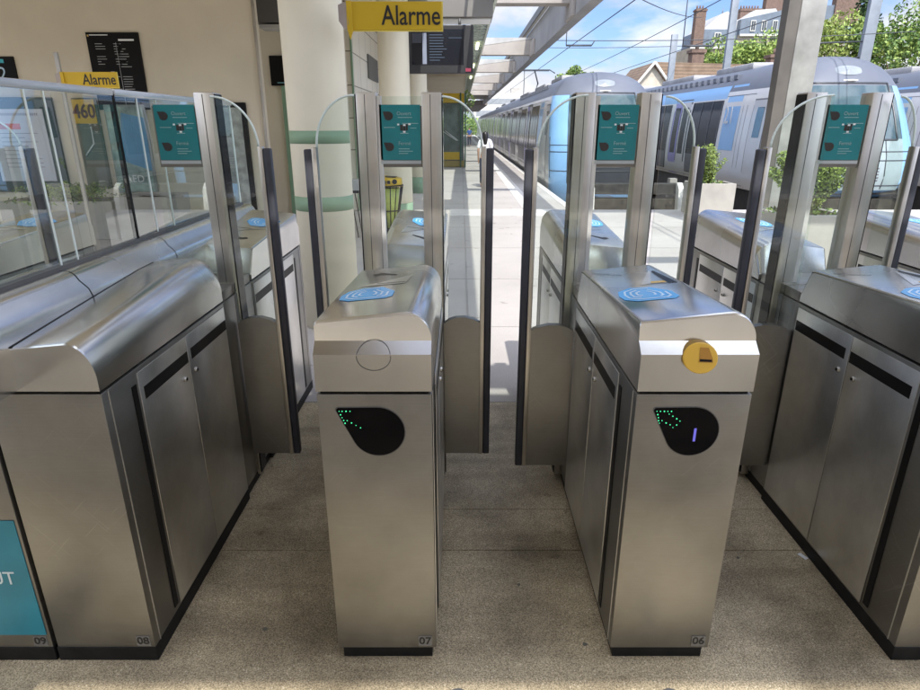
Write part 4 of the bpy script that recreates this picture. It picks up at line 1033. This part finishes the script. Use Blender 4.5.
tree(31.5, 47, -1.2, [((-2.2, 0, 7.8), (2.2, 2, 2.1)), ((.8, 0, 8.6), (2.4, 2, 2.2)), ((3.6, 0, 8.2), (2.2, 2, 2.2)), ((1, 0, 6), (4.0, 2, 1.8))], 5, 'large green tree at the right edge behind the trains', [LF2, LF, LF], .14, 2200, 4)
e = empty('conifer', (28.9, 49, -1.2), 'dark conifer standing beside the right catenary mast', 'tree', 'trees behind the trains')
MB().tube([(0, 0, 0), (0, 0, 12.6)], .25, BARK, 8, .04).build('trunk', e)
cr_ = MB(); r_ = random.Random(9)
for k in range(40):
    z = 4.0+k*.21; ra = 2.5*(1-(z-4)/9.2)+.15
    for q in range(7):
        a = r_.uniform(0, 6.28); rr2 = ra*r_.uniform(.55, 1.15)
        leaves(cr_, (rr2*.6*math.cos(a), rr2*.6*math.sin(a), z-.1*rr2), (rr2*.45, rr2*.45, .10), 26, .12, [LFD, LFD, LF], r_)
cr_.build('crown', e)
hd = MB(); r_ = random.Random(5)
for k in range(46): leaves(hd, (5+k*1.5+r_.uniform(-.5, .5), 66+r_.uniform(-2, 2), .8+r_.uniform(-.4, .9)), (1.3, 1.2, 1.6), 160, .22, [LF, LFD, LF2], r_)
struct(hd.build('hedge_undergrowth'), 'stuff')
hd = MB()
for k in range(22): leaves(hd, (-1.6+k*.32, 95+k*1.0, .6+r_.uniform(-.3, 1.6)), (1.0, 1.2, 1.4), 120, .2, [LF, LF2], r_)
struct(hd.build('far_undergrowth'), 'stuff')
hd = MB()
for k in range(60): leaves(hd, (44+k*.9+r_.uniform(-1, 1), 125+r_.uniform(-4, 4), 6+r_.uniform(-6, 7.5)), (3.0, 2.5, 3.0), 170, .42, [LF, LF2, LF2], r_)
struct(hd.build('wooded_slope'), 'stuff')
struct(MB().prism([(38, -1.3), (130, -1.3), (130, 8), (60, 7), (46, 4)], 'y', 122, 180, plain('slope_earth', (.10, .11, .05), .95)).build('hill'))
vn = MB(); leaves(vn, (.42, 30, 2.55), (.22, .4, .30), 160, .05, [LF2, LF], r_); leaves(vn, (.28, 30, 2.8), (.12, .3, .2), 80, .05, [LF2], r_)
vp = tag(vn.build('climbing_plant'), 'light green climbing plant under the canopy by the kiosk', 'plant')

# ------------------------------------------------------------------ kiosk and lamp fittings on the platform
kq = empty('kiosk', (-.40, 24, 0), 'glazed platform kiosk with yellow bands and green posts', 'kiosk')
MB().box(-.55, .50, 0, 3, .25, 2.25, plain('kiosk_glass', (.12, .16, .15), .12, var=.4, vs=2)).build('glazing', kq)
MB().box(-.60, .52, -.05, 3.05, 2.26, 2.58, YEL, .01).build('yellow_fascia', kq); MB().box(-.60, .52, -.05, 3.05, .02, .24, plain('yellow_brown', (.35, .27, .08), .6), .01).build('base_band', kq)
MB().box(-.3, .35, -.06, -.005, .28, .55, YEL).build('yellow_poster', kq)
for x in (.36, .53): MB().box(x, x+.05, -.12, -.06, 0, 2.6, plain('dark_green', (.02, .09, .06), .4), .004).build('post', kq)
for a, b_ in ((-.3, .25), (-.18, .3)): MB().tube([(a, -.03, 1.3), (b_, -.03, .95)], .014, WTX, 5).build('handrail', kq)

# ------------------------------------------------------------------ notice boards behind the glass (on the hall wall)
def board(x0, x1, z0, z1, label, frame, face, y=9.6, fw=.10):
    e = empty('notice_board', ((x0+x1)/2, y, z0), label, 'notice board'); w__ = (x1-x0)/2; hh = z1-z0
    MB().box(-w__-fw, w__+fw, 0, .05, -fw, hh+fw, frame, .01).build('frame', e)
    MB().box(-w__, w__, -.012, -.0005, 0, hh, face).build('poster', e); return e, w__, hh
DGRN = plain('frame_green', (.015, .045, .04), .4)
PAP = plain('poster_paper', (.58, .60, .66), .5, var=.05)
e, w__, hh = board(-6.95, -6.12, .70, 1.72, 'white printed notice with a red heading in a dark green frame', DGRN, PAP, fw=.16)
m = MB(); m.box(-.60+.3, .02+.02, -.016, -.0125, .74, .82, plain('poster_red', (.60, .12, .08), .5)); 
for k in range(26): m.box(-w__+.08+k*.026, -w__+.092+k*.026, -.016, -.0125, .93, .965, plain('print_grey', (.25, .22, .25), .6))
for k in range(9): m.box(-.28, -.28+rr.uniform(.3, .6), -.016, -.0125, .68-k*.06, .688-k*.06, MATS['print_grey'])
m.build('print', e)
e, w__, hh = board(-5.66, -5.34, .62, 1.85, 'grey-green board topped by a yellow panel reading 460', plain('frame_greygreen', (.10, .12, .09), .5), plain('board_grey', (.12, .13, .10), .5), fw=.02)
y4 = MB().box(-w__, w__, -.03, -.013, .90, 1.23, YEL).build('yellow_panel', e); text('460', .27, .002, plain('dark_red', (.10, .015, .01), .5), y4, (0, -.033, 1.06), sx=.8, bold=.006)
m = MB(); m.tube([(-.1, -.02, .45), (.05, -.02, .62), (.05, -.02, .86)], .012, WTX, 5); m.build('white_line', e)
e, w__, hh = board(-5.20, -4.66, .55, 1.75, 'map poster in blue and pale green beside the yellow numbered board', plain('frame_pale', (.25, .30, .28), .4), plain('map_green', (.28, .40, .36), .5, var=.5, vs=4), fw=.03)
MB().prism([(-.15, .45), (.28, .30), (.28, 1.05), (-.05, 1.12)], 'y', -.018, -.013, plain('map_blue', (.10, .30, .50), .5)).build('map_area', e)
text('AED', .15, .001, WTX, e, (0, -.02, .18))
e, w__, hh = board(-3.56, -3.22, .12, 1.74, 'tall pale display case with a black frame at the end of the cream wall', BLK, plain('case_grey', (.34, .36, .34), .3, var=.35, vs=6), fw=.07)

# ------------------------------------------------------------------ people (small, on the platform)
SKIN = plain('skin', (.45, .27, .19), .5, var=.05); HAIR = plain('hair_black', (.008, .007, .007), .35); WSH = plain('shirt_white', (.70, .71, .75), .8); TRS = plain('trousers_dark', (.03, .035, .06), .8)
BSH = plain('shirt_blue', (.04, .10, .35), .8)
def person(loc, hgt, label, shirt, longhair):
    k = hgt/1.70
    e = empty('person', loc, label, 'person', 'people on the platform')
    def skin_obj(name, verts, edges, rad, m__, parent, sub=2):
        me = bpy.data.meshes.new(name); me.from_pydata([tuple(c*k for c in v) for v in verts], edges, [])
        o = bpy.data.objects.new(name, me); COL.objects.link(o)
        sk = o.modifiers.new('s', 'SKIN')
        for i, r in enumerate(rad):
            q = me.skin_vertices[0].data[i]; q.radius = ((r if isinstance(r, tuple) else (r, r))[0]*k, (r if isinstance(r, tuple) else (r, r))[1]*k); q.use_root = (i == 0)
        ss = o.modifiers.new('u', 'SUBSURF'); ss.levels = sub; ss.render_levels = sub
        dg = bpy.context.evaluated_depsgraph_get(); me2 = bpy.data.meshes.new_from_object(o.evaluated_get(dg))
        bpy.data.objects.remove(o); me2.materials.clear(); me2.materials.append(m__)
        for p_ in me2.polygons: p_.use_smooth = True
        me2.name = name; o = bpy.data.objects.new(name, me2); COL.objects.link(o); o.parent = parent; return o
    V = [(0, 0, .93), (0, 0, 1.12), (0, -.01, 1.30), (0, -.01, 1.42), (0, 0, 1.48), (0, .02, 1.56), (0, .02, 1.64)]
    E_ = [(i, i+1) for i in range(6)]; Rr = [(.13, .10), (.11, .085), (.13, .09), (.09, .07), (.045, .045), (.075, .085), (.07, .08)]
    for s_ in (-1, 1):
        b0 = len(V); V += [(s_*.16, -.01, 1.38), (s_*.21, -.02, 1.12), (s_*.20, .06, .88), (s_*.20, .09, .80)]; E_ += [(3, b0), (b0, b0+1), (b0+1, b0+2), (b0+2, b0+3)]; Rr += [.048, .038, .028, (.03, .016)]
        for q in range(5):
            fi = len(V); V.append((s_*(.20+(-.03 if q == 4 else 0)), .09+(q-1.5)*.018, .72+(.02 if q in (0, 3) else 0)+(.03 if q == 4 else 0))); E_.append((b0+3, fi)); Rr.append(.008)
        b0 = len(V); V += [(s_*.09, 0, .86), (s_*.10, .05*s_, .48), (s_*.10, .02-.10*s_, .09), (s_*.10, .14-.10*s_, .03)]; E_ += [(0, b0), (b0, b0+1), (b0+1, b0+2), (b0+2, b0+3)]; Rr += [.085, .055, .038, (.04, .025)]
    skin_obj('body', V, E_, Rr, SKIN, e)
    skin_obj('shirt', [(0, 0, .98), (0, -.01, 1.15), (0, -.01, 1.30), (0, -.01, 1.42), (.17, -.01, 1.38), (-.17, -.01, 1.38), (.21, -.02, 1.16), (-.21, -.02, 1.16)], [(0, 1), (1, 2), (2, 3), (3, 4), (3, 5), (4, 6), (5, 7)], [(.15, .115), (.135, .105), (.15, .11), (.10, .085), .062, .062, .052, .052], shirt, e)
    skin_obj('trousers', [(0, 0, .95), (.09, 0, .85), (-.09, 0, .85), (.10, .05, .48), (-.10, -.05, .48), (.10, -.08, .12), (-.10, .12, .12)], [(0, 1), (0, 2), (1, 3), (2, 4), (3, 5), (4, 6)], [(.14, .11), .10, .10, .07, .07, .055, .055], TRS, e)
    if longhair: skin_obj('hair', [(0, -.01, 1.66), (0, -.05, 1.58), (0, -.09, 1.45), (0, -.10, 1.28)], [(0, 1), (1, 2), (2, 3)], [(.09, .09), (.10, .09), (.09, .05), (.05, .03)], HAIR, e)
    else: skin_obj('hair', [(0, -.01, 1.68), (0, -.02, 1.62)], [(0, 1)], [(.085, .09), (.085, .085)], HAIR, e)
    m = MB(); m.tube([(0, .09*k, 1.585*k), (0, .125*k, 1.575*k)], .014*k, SKIN, 6, .010*k); m.build('nose', e)
    return e
person((.60, 16, 0), 1.375, 'person with long black hair and a white top, seen from behind beside the train', WSH, True)
person((.62, 48, 0), 1.34, 'person in blue far down the platform near the kiosk', BSH, False)

# ------------------------------------------------------------------ building behind the camera (lights and mirrors in the steel)
bb = empty('opposite_building', (0, -16, 0), 'long pale building facing the station entrance', 'building')
MB().box(-30, 30, -6, 0, 0, 7, plain('opp_wall', (.34, .30, .24), .85)).build('wall', bb)
for k in range(12): MB().box(-28+k*5, -26+k*5, .005, .08, .8, 3.0, WING).build('window', bb)
struct(MB().box(-60, 60, -60, -9.01, -.25, -.01, PAVE).build('street'))

# ------------------------------------------------------------------ scale the layout to metres
done = set()
for o in list(sc.objects):
    o.location = o.location*S
    if o.type == 'MESH' and o.data.name not in done:
        done.add(o.data.name); o.data.transform(Matrix.Scale(S, 4))

# ------------------------------------------------------------------ camera
cam = bpy.data.cameras.new('Camera'); co = bpy.data.objects.new('Camera', cam); COL.objects.link(co); sc.camera = co
cam.sensor_width = 36; cam.lens = 613/920*36; cam.clip_start = .05; cam.clip_end = 2000
co.location = (0, 0, 1.5*S)
pitch = math.atan(220/613)
co.rotation_euler = (R(90)-pitch, 0, 0)
cam.shift_x = -1/920.

# ------------------------------------------------------------------ light
d = Vector((-.12, .84, -1)).normalized()
sl = bpy.data.lights.new('Sun', 'SUN'); sl.energy = 2.7; sl.angle = R(.55); sl.color = (1, .955, .89)
so = bpy.data.objects.new('Sun', sl); COL.objects.link(so); so.rotation_euler = d.to_track_quat('-Z', 'Y').to_euler()
el = math.asin(-d.z); az = math.atan2(-d.x, -d.y)
wd_ = bpy.data.worlds.new('World'); sc.world = wd_; wd_.use_nodes = True
nt = wd_.node_tree; nt.nodes.clear()
out = N(nt, 'ShaderNodeOutputWorld'); bg = N(nt, 'ShaderNodeBackground'); bg.inputs[1].default_value = .15
sky = N(nt, 'ShaderNodeTexSky'); sky.sky_type = 'NISHITA'; sky.sun_disc = False; sky.sun_elevation = el; sky.sun_rotation = az; sky.air_density = 1.2; sky.dust_density = .8
tc = N(nt, 'ShaderNodeTexCoord'); mp = N(nt, 'ShaderNodeMapping'); mp.inputs['Scale'].default_value = (1, 1, 2.6); mp.inputs['Location'].default_value = (.35, .1, .2)
L(nt, tc.outputs['Generated'], mp.inputs[0])
nz = N(nt, 'ShaderNodeTexNoise'); nz.inputs['Scale'].default_value = 3.4; nz.inputs['Detail'].default_value = 9; nz.inputs['Roughness'].default_value = .55; nz.inputs['Distortion'].default_value = .25
L(nt, mp.outputs[0], nz.inputs[0])
cl = ramp(nt, nz.outputs[0], .44, (0, 0, 0), .56, (1, 1, 1))
nz2 = N(nt, 'ShaderNodeTexNoise'); nz2.inputs['Scale'].default_value = 5; nz2.inputs['Detail'].default_value = 6; L(nt, mp.outputs[0], nz2.inputs[0])
ccol = ramp(nt, nz2.outputs[0], .35, (2.3, 2.5, 3.0), .62, (3.8, 3.85, 3.95))
# clouds towards the sun glow brighter, as real ones do
vd = N(nt, 'ShaderNodeVectorMath', operation='DOT_PRODUCT'); L(nt, tc.outputs['Generated'], vd.inputs[0]); vd.inputs[1].default_value = tuple(-d)
mr = N(nt, 'ShaderNodeMapRange'); mr.inputs['From Min'].default_value = .0; mr.inputs['From Max'].default_value = 1; mr.inputs['To Min'].default_value = 1; mr.inputs['To Max'].default_value = 4.5
L(nt, vd.outputs['Value'], mr.inputs[0])
sc_ = N(nt, 'ShaderNodeVectorMath', operation='SCALE'); L(nt, ccol, sc_.inputs[0]); L(nt, mr.outputs[0], sc_.inputs['Scale'])
skt = mixc(nt, 1., sky.outputs[0], (.33, .41, .64), 'MULTIPLY')
L(nt, mixc(nt, cl, skt, sc_.outputs[0]), bg.inputs[0]); L(nt, bg.outputs[0], out.inputs[0])

sc.view_settings.view_transform = 'Standard'; sc.view_settings.look = 'None'; sc.view_settings.exposure = .97; sc.view_settings.gamma = 1
sc.view_settings.use_curve_mapping = False
sc.cycles.max_bounces = 10; sc.cycles.transparent_max_bounces = 24; sc.cycles.diffuse_bounces = 5; sc.cycles.glossy_bounces = 6
sc.cycles.sample_clamp_indirect = 6
